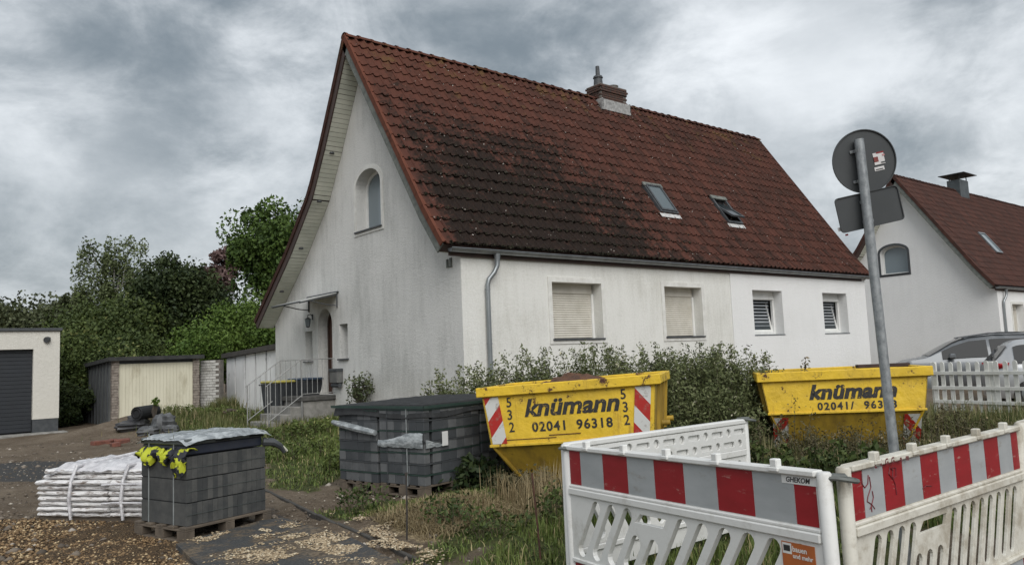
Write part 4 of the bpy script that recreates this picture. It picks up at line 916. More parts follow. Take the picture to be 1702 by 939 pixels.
def skip(QA, QB, lab, Ln, Wd, ty, Hh, ph, rimh, inset, bott, stripe_low, tilt, textsize, tx, tz, nums, dz=0):
    dq = (QB-QA)/np.hypot(*(QB-QA)); P = QA+dq*.05; z = float(gh(*P))+dz; t = thing('skip', lab, 'skip', (*P, z), rz=math.atan2(dq[1], dq[0]), ry=-tilt)
    zp = Hh-ph      # where the upright band ends and the body tapers
    # front plate, lower plate, ends, back, floor
    b = MB(); e = .05
    F0 = [(0, 0, Hh), (Ln, 0, Hh), (Ln-e*1.6, 0, zp), (e*1.6, 0, zp)]
    b.add([(x, y, z_) for y in (0, .012) for x, _, z_ in F0], [(0, 1, 2, 3), (4, 5, 6, 7), (0, 1, 5, 4), (1, 2, 6, 5), (2, 3, 7, 6), (3, 0, 4, 7)]); b.build('front_plate', YELM, t)
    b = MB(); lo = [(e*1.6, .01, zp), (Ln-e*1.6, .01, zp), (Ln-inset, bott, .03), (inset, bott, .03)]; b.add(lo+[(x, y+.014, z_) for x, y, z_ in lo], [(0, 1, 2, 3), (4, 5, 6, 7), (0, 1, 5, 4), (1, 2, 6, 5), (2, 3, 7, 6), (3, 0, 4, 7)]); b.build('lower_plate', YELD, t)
    for s_ in (0, 1):
        xx = lambda v: v if s_ == 0 else Ln-v
        b = MB(); pts = [(xx(0), 0, Hh), (xx(0), Wd, Hh), (xx(e*1.6), Wd, zp), (xx(inset), Wd-bott, .03), (xx(inset), bott, .03), (xx(e*1.6), 0, zp)]
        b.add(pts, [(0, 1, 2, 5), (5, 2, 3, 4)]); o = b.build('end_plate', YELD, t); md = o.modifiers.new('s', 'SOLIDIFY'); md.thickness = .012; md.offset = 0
        for y in (.25, Wd*.5, Wd-.25):
            b = MB(); b.add([(xx(-.045), y-.03, Hh-.02), (xx(-.045), y+.03, Hh-.02), (xx(e*1.6-.045), y+.03, zp), (xx(e*1.6-.045), y-.03, zp), (xx(.02), y-.03, Hh-.02), (xx(.02), y+.03, Hh-.02), (xx(e*1.6+.02), y+.03, zp), (xx(e*1.6+.02), y-.03, zp)], [(0, 1, 2, 3), (4, 5, 6, 7), (0, 1, 5, 4), (1, 2, 6, 5), (2, 3, 7, 6), (3, 0, 4, 7)]); b.build('end_rib', YELD, t)
        for dy_ in (-.1, .5): b = MB(); b.sm = True; b.tube([(xx(.03), Wd*.5+dy_, zp+.1), (xx(-.06), Wd*.5+dy_, zp+.1)], .035, 10); b.build('lifting_pin', YELD, t)
        b = MB(); x0_, x1_ = (.03, .10); b.tube([(xx(e*1.6+.02), .0, zp), (xx(inset+.03), bott-.015, .05)], .02, 5); b.build('corner_bar', YELM if s_ else YELD, t)
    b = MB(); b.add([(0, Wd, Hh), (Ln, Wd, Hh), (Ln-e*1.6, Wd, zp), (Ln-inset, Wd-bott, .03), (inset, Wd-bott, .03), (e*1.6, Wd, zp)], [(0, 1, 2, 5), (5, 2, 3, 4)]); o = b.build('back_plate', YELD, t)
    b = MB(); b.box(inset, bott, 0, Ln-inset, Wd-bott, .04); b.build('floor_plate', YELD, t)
    b = MB(); b.box(-.05, -.055, Hh-rimh, Ln+.05, .04, Hh+.012, .008); b.box(-.05, Wd-.04, Hh-rimh, Ln+.05, Wd+.055, Hh+.012, .008)
    b.box(-.052, .04, Hh-rimh+.003, .03, Wd-.04, Hh+.009, .008); b.box(Ln-.03, .04, Hh-rimh+.003, Ln+.052, Wd-.04, Hh+.009, .008); b.build('rim', YELM, t)
    b = MB(); b.box(e*1.2, -.022, zp-.012, Ln-e*1.2, .0, zp+.02, .005); b.build('fold_bar', YELM, t)
    if not stripe_low: b = MB(); b.box(.15, -.006, zp+.060, Ln*.42, -.001, zp+.068); b.build('weld_seam', RUST, t)
    if not stripe_low: b = MB(); b.box(Ln*.38, -.0065, zp+.088, Ln*.56, -.001, zp+.098); b.build('weld_seam', RUST, t)
    return t, P, z
def letter(t, s, size, x, z, fat=.0, shear=0., sx=1., y=-.004, space=1.): return text(t, s, size, FR((x, y, z), (1, 0, 0), (0, 0, 1)), INK, shear=shear, fat=fat, sx=sx, space=space, depth=.001)
SA, SB = at(800, 655, 9.3), at(1106, 632, 8.75)
L1 = float(np.hypot(*(SB-SA)[:2]))-.10; print('skip1', L1, SA, SB)
t1, P1, z1 = skip(SA[:2], SB[:2], 'yellow skip with weathered lettering and striped corners next to the netted pavers', L1, 1.45, 0, 1.20, .68, .10, .34, .34, False, math.radians(2.6), 0, 0, 0, True)
letter(t1, 'knümann', .275, L1*.245, .845, .009, .26, 1.10, space=1.0); letter(t1, '02041', .15, L1*.285, .665, .004, 0, 1.0, space=1.15); letter(t1, '96318', .15, L1*.54, .665, .004, 0, 1.0, space=1.15)
for x in (L1*.145, L1*.80):
    for k, s_ in enumerate('532'): letter(t1, s_, .16, x+random.uniform(-.01, .01), .965-.145*k, .002, sx=.9)
for x0, x1, fl in ((.03, .205, -1), (L1-.24, L1-.06, 1)):
    b = MB(); e_ = .07 if x0 < 1 else -.07
    b.add([(x, y, z) for y in (-.012, -.003) for x, z in ((x0, 1.09), (x1, 1.09), (x1+e_, .545), (x0+e_, .545))], [(0, 1, 2, 3), (4, 5, 6, 7), (0, 1, 5, 4), (1, 2, 6, 5), (2, 3, 7, 6), (3, 0, 4, 7)]); b.build('warning_panel', stripes(fl, .35, .12), t1)
def heap(i, j):
    x = .08+i*(L1-.16); y = .06+j*1.3; return (x, y, 1.02+.26*math.exp(-((x-.95)/.55)**2-((y-.9)/.4)**2)+wr(x, y, 3))
sheet('rubble_fill', SOIL, t1, 40, 26, heap)
SC2, SD2 = at(1257, 602, 10.95), at(1549, 593, 10.45)
L2 = float(np.hypot(*(SD2-SC2)[:2]))-.10; print('skip2', L2, SC2, SD2)
t2, P2, z2 = skip(SC2[:2], SD2[:2], 'yellow skip with lettering among dry weeds behind the road sign pole', L2, 1.5, 0, 1.235, .56, .115, .33, .36, True, math.radians(.6), 0, 0, 0, False, dz=-.03)
letter(t2, 'knümann', .27, .62, .865, .012, .25, 1.10, space=1.02); letter(t2, '02041/', .14, .72, .715, .004, 0, 1.0, space=1.22); letter(t2, '96318', .14, 1.315, .715, .004, 0, 1.0, space=1.22)
for x0, x1, fl in ((.13, .33, -1), (L2-.34, L2-.12, 1)):
    b = MB(); f_ = lambda z: .01+(.66-z)/.64*.36
    b.add([(x, f_(z)-d, z) for d in (.012, .004) for x, z in ((x0, .62), (x1, .62), (x1+.0, .18), (x0+.0, .18))], [(0, 1, 2, 3), (4, 5, 6, 7), (0, 1, 5, 4), (1, 2, 6, 5), (2, 3, 7, 6), (3, 0, 4, 7)]); b.build('warning_panel', stripes(fl, .30, .05), t2)
sheet('rubble_fill', SOIL, t2, 30, 20, lambda i, j: (.08+i*(L2-.16), .06+j*1.36, 1.02+wr(i*2, j*2, 3)))
pk = at(1425, 592, 11.3)[:2]; b = MB(); b.box(0, 0, 0, .75, .10, .05, .005); o = b.build('timber_board', WOODDK); o.location = (*pk, z2+1.25); o.rotation_euler = (0, 0, cang(0)); tag(o, 'dark timber board lying across the rim of the skip behind the sign pole', 'board')
# ------------------------------------------------------------------ plastic road barriers
BPL = mat('barrier_plastic', lambda n: (lambda p: {'Base Color': n.mix(n.noise(p, 4, 8, .75).ss(.50, .72, 0, .6), (.72, .72, .70), (.42, .40, .35)), 'Roughness': .5, 'Normal': n.bump(n.noise(p, 25, 4), .2, .006)})(n.pos()))
BPD = mat('barrier_plastic_dirty', lambda n: (lambda p: {'Base Color': n.mix(n.noise(p, 5, 8, .75).ss(.42, .66, 0, .8), (.64, .62, .55), (.34, .30, .23)), 'Roughness': .6, 'Normal': n.bump(n.noise(p, 25, 4), .3, .008)})(n.pos()))
FRED = M('foil_red', (.30, .012, .018), (.25, .01, .014), 5, .45, stain=(.38, .16, .14), ss=9, sl=(.60, .66), stretch=(1, 1, 3))
FGREY = M('foil_grey', (.40, .42, .43), (.33, .35, .36), 3, .35, stain=(.26, .245, .22), ss=5, sl=(.56, .74), stretch=(1, 1, 2.4))
CLIP = M('clip_grey', (.13, .14, .13), (.08, .085, .08), 12, .6)
def caps(cx, cz_, hl, r, ang, n=6):
    a = math.radians(ang); ux, uz = math.sin(a), math.cos(a); out = []
    for s_ in (1, -1):
        base = math.atan2(uz*s_, ux*s_)
        for k in range(n+1): th = base-math.pi/2+math.pi*k/n; out.append((cx+ux*hl*s_+r*math.cos(th), cz_+uz*hl*s_+r*math.sin(th)))
    return out
def barrier(A, B, zA, zB, lab, m, slot_r, pitch, ang, grp='red and white road barriers', postL=True, postR=True, first_red=True, sticker=False, posts_dx=0):
    PA, PB = A[:2], B[:2]; d = PB-PA; Ln = float(np.hypot(*d)); t = thing('road_barrier', lab, 'barrier', (*PA, zA-1.0), rz=math.atan2(d[1], d[0]), ry=-math.asin((zB-zA)/Ln), group=grp)
    # grating
    z0, z1 = .255, .675; holes = []; zc = (z0+z1)/2; hl = (z1-z0)/2/math.cos(math.radians(ang))-slot_r-.03; reach = math.tan(math.radians(ang))*(z1-z0)/2+.05
    x = .05+reach; xm = Ln*.44
    k_ = 0; ks = 3 if pitch > .14 else 4; nsh = 2 if pitch > .14 else 3
    while x < Ln-.05-reach+.001:
        if ks <= k_ < ks+nsh: holes.append(caps(x-.05, zc-.08, max(.03, hl-.09), slot_r, ang))
        else: holes.append(caps(x, zc, hl, slot_r, ang))
        if k_ == ks: xh0 = x
        if k_ == ks+nsh-1: xh1 = x
        x += pitch; k_ += 1
    rs = math.tan(math.radians(ang))
    holes.append([(xh0+.0, z1-.095), (xh1+.075*rs*2, z1-.095), (xh1+.095*rs*2+.01, z1-.04), (xh0+.055, z1-.04)])
    holes = [h for h in holes if max(p[0] for p in h) < Ln-.05 and min(p[0] for p in h) > .045]
    # drop any slot that meets the hand hole
    hh = holes[-1]; hb = (min(p[0] for p in hh)-.012, max(p[0] for p in hh)+.012, min(p[1] for p in hh)-.012)
    def ok(h): return not any(hb[0] < p[0] < hb[1] and p[1] > hb[2] for p in h)
    holes = [h for h in holes[:-1] if ok(h)]+[hh]
    b = MB(); tk = .018 if pitch > .14 else .009; b.plate(rect(.03, z0, Ln-.03, z1), holes, XZ, -tk, tk); o = b.build('grating', m, t); bevel(o, .004, 2)
    for z_, h_, d_ in ((.675, .045, .034), (.72, .02, .026), (.975, .03, .035), (.225, .03, .030)):
        b = MB(); b.box(.03, -d_, z_, Ln-.03, d_, z_+h_, .006); b.build('rail', m, t)
    b = MB(); b.box(.03, -.012, .74, Ln-.03, .02, .975); b.build('band_back', m, t)
    b = MB(); b.box(.03, -.012, .08, Ln-.03, .02, .225); b.build('band_back', m, t)
    nU = 8 if pitch > .14 else 10; wu = (Ln-.08)/nU; red = first_red; xs = [.04]+[.04+wu*(k+.5) for k in range(nU)]+[Ln-.04]
    for k in range(len(xs)-1):
        for za, zb in ((.745, .972), (.088, .22)):
            for y0, y1 in ((-.0145, -.0122),):
                b = MB(); b.box(xs[k]+(.002 if k else 0), y0, za, xs[k+1]-.002, y1, zb); b.build('stripe', FRED if red else FGREY, t)
        red = not red
    for k in range(5):
        x = Ln*(k+.65)/5.3; b = MB(); b.box(x-.022, -.04, 1.003, x+.022, -.0, 1.045, .005); b.box(x-.03, -.045, .985, x+.03, .01, 1.006, .004); b.build('lug', m, t)
    for x, on in ((.0, postL), (Ln, postR)):
        if on: b = MB(); b.sm = True; b.tube([(x, 0, .02), (x, 0, .99), (x, 0, 1.0)], [.034, .034, .028], 14); b.build('end_post', m, t)
    for x in (.35, Ln-.35):
        b = MB(); b.box(x-.12, -.2, .0, x+.12, .2, .08, .02); b.build('foot', M('recycled_rubber', (.03, .03, .03), (.05, .05, .05), 9, .9), t)
    return t, Ln
PA_, PB_ = at(946, 745, 5.48), at(1375, 781, 3.60); print('b1', PA_, PB_, np.hypot(*(PA_-PB_)[:2]))
tb, Lb = barrier(PA_, PB_, .975, 1.02, 'clean white plastic barrier across the foreground with an orange sticker', BPL, .044, .168, 33)
P_ = FR((Lb-.215, -.017, .955), (1, 0, 0), (0, 0, 1))
stk = MB(); stk.box(Lb-.24, -.0165, .932, Lb-.03, -.0148, .972); stk.build('sticker', M('sticker_white', (.72, .72, .70), (.65, .65, .64), 8, .5), tb)
text(tb, 'GHEKOM', .034, FR((Lb-.215, -.0172, .941), (1, 0, 0), (0, 0, 1)), INK, fat=.0008, shear=.2, depth=.0003)
stk = MB(); stk.box(Lb-.27, -.0225, .54, Lb-.075, -.019, .655); os_ = stk.build('sticker', M('sticker_orange', (.46, .13, .03), (.40, .11, .03), 8, .5), tb)
stk = MB(); stk.box(Lb-.265, -.0235, .60, Lb-.21, -.0228, .65); stk.build('emblem', M('sticker_white', (.7, .7, .7)), os_)
stk = MB(); stk.box(Lb-.258, -.0242, .612, Lb-.218, -.0238, .640); stk.build('emblem', INK, os_)
WTX = M('print_white', (.75, .75, .73), (.7, .7, .68), 8, .5)
for k, (s_, sz_) in enumerate((('bauen', .036), ('und mehr', .030))): text(os_, s_, sz_, FR((Lb-.205, -.0238, .615-k*.03), (1, 0, 0), (0, 0, 1)), WTX, fat=.0006, depth=.0003)
PC_, PD_ = at(1404, 790, 3.68), at(1690, 710, 4.93); print('b2', PC_, PD_, np.hypot(*(PC_-PD_)[:2]))
tc_, Lc_ = barrier(PC_, PD_, 1.03, 1.05, 'grubby white barrier with dark red graffiti scribbled on its top rail', BPD, .033, .118, 22)
GRAF = M('graffiti_red', (.16, .012, .02), (.12, .01, .015), 9, .6)
def scrib(t, pts, r=.0032, y=-.016):
    b = MB(); b.tube([(x, y, z) for x, z in pts], r, 4); b.build('graffiti', GRAF, t)
for x, s_ in ((.22, 'L'), (.27, 'V'), (.325, 'G'), (.385, 'G'), (.44, '.'), (.47, 'e'), (.53, 'm')): text(tc_, s_, .045, FR((x, -.0362, .970), (1, 0, 0), (0, 0, 1)), GRAF, fat=.0008, depth=.0003, rot=random.uniform(-.1, .1))
scrib(tc_, [(.13, .955), (.125, .91), (.15, .885), (.18, .90), (.19, .94)]); scrib(tc_, [(.20, .93), (.205, .88), (.17, .84), (.16, .82), (.20, .80), (.22, .83), (.215, .86)]); scrib(tc_, [(.18, .78), (.20, .80), (.225, .775)]); scrib(tc_, [(.195, .80), (.195, .765)])
scrib(tc_, [(.43, .93), (.40, .95), (.385, .92), (.42, .89), (.455, .90), (.46, .94), (.43, .945), (.42, .90), (.44, .86), (.445, .81)]); scrib(tc_, [(.72, .80), (.76, .81), (.82, .80)])
d = PD_-PC_; d[2] = 0; d = d/np.hypot(*d[:2]); PE = PD_+d*.07; PF_ = PE+d*2.05
barrier(PE, PF_, 1.065, 1.10, 'far red and white barrier continuing at the right edge of the photo', BPD, .024, .105, 22)
# the barrier seen from behind
PG, PH = at(940, 738, 5.55), at(1236, 694, 6.9); print('b3', PG, PH, np.hypot(*(PG-PH)[:2]))
PAw, PBw = PG[:2], PH[:2]; d = PBw-PAw; Ln = float(np.hypot(*d))
t = thing('road_barrier', 'white barrier seen from its hollow back, receding towards the yellow skip', 'barrier', (*PAw, -.01), rz=math.atan2(d[1], d[0]), group='red and white road barriers')
def rr(cx, cz_, w, h): return [(cx-w/2, cz_-h/2+.01), (cx-w/2+.01, cz_-h/2), (cx+w/2-.01, cz_-h/2), (cx+w/2, cz_-h/2+.01), (cx+w/2, cz_+h/2-.01), (cx+w/2-.01, cz_+h/2), (cx-w/2+.01, cz_+h/2), (cx-w/2, cz_+h/2-.01)]
def cir(cx, cz_, r): return [(cx+r*math.cos(a), cz_+r*math.sin(a)) for a in np.linspace(0, 2*math.pi, 13)[:-1]]
hs = []; x = .16; k = 0
while x < Ln-.1:
    hs += ([rr(x, .90, .15, .045), cir(x, .80, .032)] if k % 2 == 0 else [cir(x, .90, .034), rr(x, .80, .15, .045)]); x += .155; k += 1
b = MB(); b.plate(rect(.03, .745, Ln-.03, .955), hs, XZ, -.03, -.012); bevel(b.build('band_face', BPL, t), .003)
b = MB(); b.box(.03, -.005, .74, Ln-.03, .03, .96); b.build('band_back', BPL, t)
b = MB(); b.box(.0, -.036, .958, Ln, .036, 1.0, .008); b.build('rail', BPL, t); b = MB(); b.box(.03, -.034, .69, Ln-.03, .034, .744, .006); b.build('rail', BPL, t)
hs = [caps(x, .455, .13, .04, -30) for x in np.arange(.25, Ln-.2, .165)]+[cir(x, .62, .03) for x in np.arange(.14, Ln-.1, .165)]
hs = [h for h in hs]; good = []
for h in hs:
    mn, mx = np.min(h, 0), np.max(h, 0)
    good.append(h)
b = MB(); b.plate(rect(.03, .26, Ln-.03, .69), [caps(x, .42, .10, .038, -30) for x in np.arange(.25, Ln-.2, .165)]+[cir(x, .625, .028) for x in np.arange(.2, Ln-.1, .165)], XZ, -.018, .018); bevel(b.build('grating', BPL, t), .004)
b = MB(); b.box(.03, -.03, .22, Ln-.03, .03, .259, .006); b.build('rail', BPL, t); b = MB(); b.box(.03, -.01, .08, Ln-.03, .02, .219); b.build('band_back', BPL, t)
for x in (0, Ln): b = MB(); b.sm = True; b.tube([(x, 0, .0), (x, 0, .98), (x, 0, .99)], [.034, .034, .028], 14); b.build('end_post', BPL, t)
for Q_, zt, l_ in ((at(943, 745, 5.5), .955, 'grey clip on the left corner of the barrier enclosure'), (at(1388, 785, 3.62), .99, 'grey clip joining the two foreground barriers'), (at(1236, 694, 6.9), .985, 'grey clip on the far corner of the barrier enclosure')):
    P = Q_[:2]; o = thing('barrier_clip', l_, 'clip', (*P, zt), rz=cang(-15))
    b = MB(); b.sm = True; b.tube([(-.055, 0, 0), (-.05, -.035, .004), (0, -.046, .004), (.05, -.042, -.004), (.085, -.025, -.012), (.095, 0, -.014), (.085, .025, -.012), (0, .043, .004), (-.05, .03, .004), (-.055, 0, 0)], .011, 6); b.build('clamp_ring', CLIP, o)
    b = MB(); b.box(-.03, -.035, .0, .05, .035, .018, .006); b.build('hinge', CLIP, o)

# ------------------------------------------------------------------ road sign seen from behind
GALV = mat('galvanised', lambda n: (lambda p: {'Base Color': n.mix(n.noise(n.vscale(p, (1, 1, .7)), 22, 6, .7).ss(.35, .7), (.36, .38, .39), (.20, .215, .225)), 'Metallic': .45, 'Roughness': .5})(n.pos()))
a0, a1 = at(1487, 757, 5.05), at(1427.5, 232, 5.2)
dr = (a1-a0)/(a1-a0)[2]; base = a0-dr*(a0[2]+.05)
sg = thing('road_sign', 'leaning galvanised pole with round sign and rectangular plate seen from the back', 'road sign', base)
L0 = lambda q: tuple(np.array(q)-base)
b = MB(); b.sm = True; b.tube([L0(base), L0(a0), L0(a1)], .031, 16); b.build('pole', GALV, sg)
BACK = M('sign_back_grey', (.045, .05, .053), (.058, .063, .066), 3, .55)
nrm = -fw.copy(); nrm[2] = 0; nrm /= np.linalg.norm(nrm)
uu = at(1493.5, 309, 5.16)-at(1389, 333, 5.16); uu /= np.linalg.norm(uu)
yaw_off = .22; wv = np.cross(np.array([0, 0, 1.]), uu); vv = -np.cross(uu, -fw); vv = np.cross(-fw, uu); vv /= np.linalg.norm(vv)
if vv[2] < 0: vv = -vv
c = at(1436, 268.5, 5.24); Mx = FR(L0(c), uu, vv); dirn = Vector(uu).cross(Vector(vv))
Rr = .2135
b = MB(); b.sm = True; N = 48; vs = [(0, 0, -.002)]+[(Rr*math.cos(2*math.pi*k/N), Rr*math.sin(2*math.pi*k/N), -.002) for k in range(N)]+[(Rr*math.cos(2*math.pi*k/N), Rr*math.sin(2*math.pi*k/N), .012) for k in range(N)]+[((Rr-.006)*math.cos(2*math.pi*k/N), (Rr-.006)*math.sin(2*math.pi*k/N), .012) for k in range(N)]+[((Rr-.006)*math.cos(2*math.pi*k/N), (Rr-.006)*math.sin(2*math.pi*k/N), .002) for k in range(N)]+[(0, 0, .002)]
k_ = range(N); fs = [(0, 1+(k+1) % N, 1+k) for k in k_]
for r_ in range(3): fs += [(1+r_*N+k, 1+r_*N+(k+1) % N, 1+(r_+1)*N+(k+1) % N, 1+(r_+1)*N+k) for k in k_]
fs += [(1+3*N+k, 1+3*N+(k+1) % N, 1+4*N) for k in k_]
b.add([tuple(Mx @ Vector(v)) for v in vs], fs); dsc = b.build('round_plate', BACK, sg)
c2 = at(1444.5, 348, 5.22); M2x = FR(L0(c2), uu, vv); w2, h2 = .215, .118
rp = []; 
for sx_, sy_, a_ in ((1, 1, 0), (-1, 1, 90), (-1, -1, 180), (1, -1, 270)):
    for q in range(5): th = math.radians(a_+q*22.5); rp.append((sx_*(w2-.025)+.025*math.cos(th), sy_*(h2-.025)+.025*math.sin(th)))
b = MB(); b.plate(rp, [], lambda a, b_, c_: tuple(M2x @ Vector((a, b_, c_))), -.002, .004); b.plate(rp, [[(p[0]*.975, p[1]*.96) for p in rp]], lambda a, b_, c_: tuple(M2x @ Vector((a, b_, c_))), .004, .012); b.build('rectangular_plate', BACK, sg)
for cc_, rz_ in ((at(1428, 250, 5.2), 0), (at(1434, 300, 5.2), 0), (at(1438, 335, 5.2), 0), (at(1443, 368, 5.2), 0)):
    Mq = FR(L0(cc_), uu, vv); b = MB(); b.box(-.05, -.010, -.034, .05, .010, -.028, .002, T=Mq); b.tube([tuple(Mq @ Vector((0, -.01, 0))), tuple(Mq @ Vector((0, .01, 0)))], .0345, 14); b.build('clamp', GALV, sg)
SW_ = M('sign_sticker', (.70, .69, .68), (.62, .6, .6), 8, .5)
def stick(px, py, w, h, m, dz, par=None, M_=None):
    q = at(px, py, 5.2); Ml = Mx.inverted() @ Vector(L0(q)); b = MB(); b.box(Ml.x-w/2, Ml.y-h/2, dz, Ml.x+w/2, Ml.y+h/2, dz+.001, T=Mx); return b.build('sticker', m, par or sg)
s1 = stick(1465, 262, .072, .080, SW_, .004); stick(1460, 264, .030, .034, M('sticker_redbrown', (.25, .05, .04), (.12, .03, .03), 30, .5), .006, s1); stick(1472, 256, .016, .012, M('sticker_pink', (.5, .25, .25)), .006, s1); stick(1472, 268, .028, .008, BACK, .006, s1); stick(1466, 252, .05, .008, FRED, .006, s1)
s2 = stick(1466, 279, .066, .026, SW_, .004); stick(1466, 280, .05, .006, BACK, .006, s2)
stick(1403, 380, .056, .026, SW_, .006); stick(1411, 390, .02, .012, FRED, .006)
# ------------------------------------------------------------------ white picket fence
A = cax(1552, 650, 16.4); B = cax(1760, 650, 14.3); fn_, Lf = span('picket_fence', 'white wooden picket fence in front of the parked silver cars', 'fence', A, B)
FW = M('fence_white', (.74, .74, .71), (.60, .60, .56), 5, .7, stretch=(1, 1, .4), stain=(.42, .42, .36), ss=3)
b = MB(); hw = .042; pr = [(-hw, 0), (hw, 0), (hw, .96), (hw*.7, .995), (0, 1.01), (-hw*.7, .995), (-hw, .96)]; b.plate(pr, [], XZ, -.011, .011); pme = b.mesh('picket', FW)
x = .05
while x < Lf: link('picket', pme, fn_, location=(x, random.uniform(-.002, .002), .06+random.uniform(-.012, .012)-.0)); x += .182
for z in (.80, .50, .22): b = MB(); b.box(0, -.045, z, Lf, -.013, z+.07, .004); b.build('rail', FW, fn_)
for x in (.0, Lf*.5, Lf): b = MB(); b.box(x-.05, .015, -.2, x+.05, .11, 1.06, .01); b.build('post', FW, fn_)

# ------------------------------------------------------------------ cars
CGL = glassm('car_glass', (.010, .012, .014), .2)
TYRE = M('tyre', (.02, .02, .02), (.03, .03, .03), 9, .85)
def car(nm, lab, P, rz, paint, top, bottom_scale, Wc, wins, tail, roofcol, sc=1.):
    t = thing(nm, lab, 'car', P, rz=rz); tx = [p[0] for p in top]; tz_ = [p[1] for p in top]
    belt = .93*sc; xs = np.linspace(tx[0], tx[-1], 46); b = MB(); b.sm = True; rows = []
    for x in xs:
        zt = float(np.interp(x, tx, tz_)); f = min(1, (x-tx[0])/.5, (tx[-1]-x)/.4); w_ = Wc/2*(.80+.20*math.sqrt(max(0, f))); bt = min(belt, zt-.02); g_ = max(0, zt-belt)
        sec = [(w_*.9, .22), (w_*.99, .36), (w_, .62*bt/.93+.02), (w_*.985, bt-.06), (w_*.955, bt), (w_*.955-g_*.38, bt+g_*.80), (w_*.955-g_*.52-.05, bt+g_*.95), (w_*.5*(1 if g_ > .1 else .9), zt-.006), (0, zt)]
        rows.append([(x, y, z) for y, z in sec]+[(x, -y, z) for y, z in sec[::-1][1:]])
    k = len(rows[0]); b.add([p for r_ in rows for p in r_], [(i*k+j, i*k+j+1, (i+1)*k+j+1, (i+1)*k+j) for i in range(len(rows)-1) for j in range(k-1)]+[tuple(range(k)), tuple((len(rows)-1)*k+j for j in range(k))]); b.build('body', paint, t)
    def sect(x, u, s_, off=.012):  # a point on the glasshouse side: u 0 belt .. 1 roof
        zt = float(np.interp(x, tx, tz_)); f = min(1, (x-tx[0])/.5, (tx[-1]-x)/.4); w_ = Wc/2*(.80+.20*math.sqrt(max(0, f))); g_ = max(0, zt-belt)
        return (x, s_*(w_*.955-g_*.38*(u/.8)+off), belt+g_*u)
    for x0, x1 in wins:
        for s_ in (-1, 1):
            b = MB(); n_ = 8; lo = [sect(x0+(x1-x0)*i/n_, .10, s_) for i in range(n_+1)]; hi = [sect(x0+(x1-x0)*i/n_, .80, s_) for i in range(n_+1)]; b.add(lo+hi, [(i, i+1, n_+2+i, n_+1+i) for i in range(n_)]); o = b.build('side_window', CGL, t); md = o.modifiers.new('s', 'SOLIDIFY'); md.thickness = .012; md.offset = 0
    # windscreen and rear window follow the slope between roof and belt
    for xa, xb in tail['screens']:
        b = MB(); vs = []; n_ = 6
        for i in range(n_+1):
            x = xa+(xb-xa)*i/n_; zt = float(np.interp(x, tx, tz_)); g_ = max(0, zt-belt); w_ = Wc/2*.955-g_*.5-.06; vs += [(x, -w_, zt+.006), (x, 0, zt+.016), (x, w_, zt+.006)]
        b.add(vs, [(i*3+j, i*3+j+1, i*3+j+4, i*3+j+3) for i in range(n_) for j in (0, 1)]); b.build('windscreen', CGL, t)
    if roofcol:
        b = MB(); vs = []; n_ = 10; xa, xb = tail['roof']
        for i in range(n_+1):
            x = xa+(xb-xa)*i/n_; zt = float(np.interp(x, tx, tz_)); g_ = zt-belt; w_ = Wc/2*.955-g_*.5-.03; vs += [(x, -w_, zt-.02), (x, -w_*.6, zt+.010), (x, 0, zt+.018), (x, w_*.6, zt+.010), (x, w_, zt-.02)]
        b.sm = True; b.add(vs, [(i*5+j, i*5+j+1, i*5+j+6, i*5+j+5) for i in range(n_) for j in range(4)]); b.build('roof_panel', roofcol, t)
        for s_ in (-1, 1): b = MB(); b.sm = True; b.tube([(xa+(xb-xa)*q, s_*(Wc/2*.955-.30), float(np.interp(xa+(xb-xa)*q, tx, tz_))+.035) for q in (0, .3, .6, 1)], .014, 6); b.build('roof_rail', SLATE, t)
    for x in tail['wheels']:
        for s_ in (-1, 1):
            wl = link('wheel', None, t); b = MB(); b.sm = True; b.tube([(x, s_*(Wc/2-.22), .32), (x, s_*(Wc/2-.02), .32), (x, s_*(Wc/2+.005), .32)], [.33, .33, .30], 20); b.build('tyre', TYRE, wl)
            b = MB(); b.sm = True; b.tube([(x, s_*(Wc/2), .32), (x, s_*(Wc/2+.012), .32)], [.21, .17], 14); b.build('rim', ZINC, wl)
    for s_ in (-1, 1):
        b = MB(); x, z = tail['lamp']; e_ = tail['dir']; yy = s_*Wc/2*tail.get('ly', .9)
        b.sm = True; b.add([(x+e_*.02, yy-s_*.22, z+.10), (x+e_*.025, yy-s_*.22, z-.03), (x+e_*.0, yy+s_*.0, z-.06), (x-e_*.0, yy+s_*.02, z+.10), (x-e_*.30, yy+s_*.095, z+.04), (x-e_*.34, yy+s_*.085, z+.12)], [(0, 1, 2, 3), (3, 2, 4, 5)])
        o = b.build('tail_light', M('tail_red', (.35, .01, .015), (.22, .006, .01), 12, .15), t); md = o.modifiers.new('s', 'SOLIDIFY'); md.thickness = .05; md.offset = 0
        x, z = tail['mirror']; b = MB(); b.box(x-.1, s_*(Wc/2-.02), z, x+.06, s_*(Wc/2+.17), z+.14, .035); b.build('wing_mirror', paint, t)
        for xh in tail['handles']:
            b = MB(); b.box(xh, s_*(Wc/2-.005), .80, xh+.18, s_*(Wc/2+.02), .825, .006); b.build('door_handle', paint, t)
SILV = mat('paint_dark_silver', lambda n: {'Base Color': (.17, .18, .19), 'Metallic': .4, 'Roughness': .35, 'Coat Weight': .4})
PALE = mat('paint_pale_silver', lambda n: {'Base Color': (.44, .45, .46), 'Metallic': .3, 'Roughness': .3, 'Coat Weight': .5})
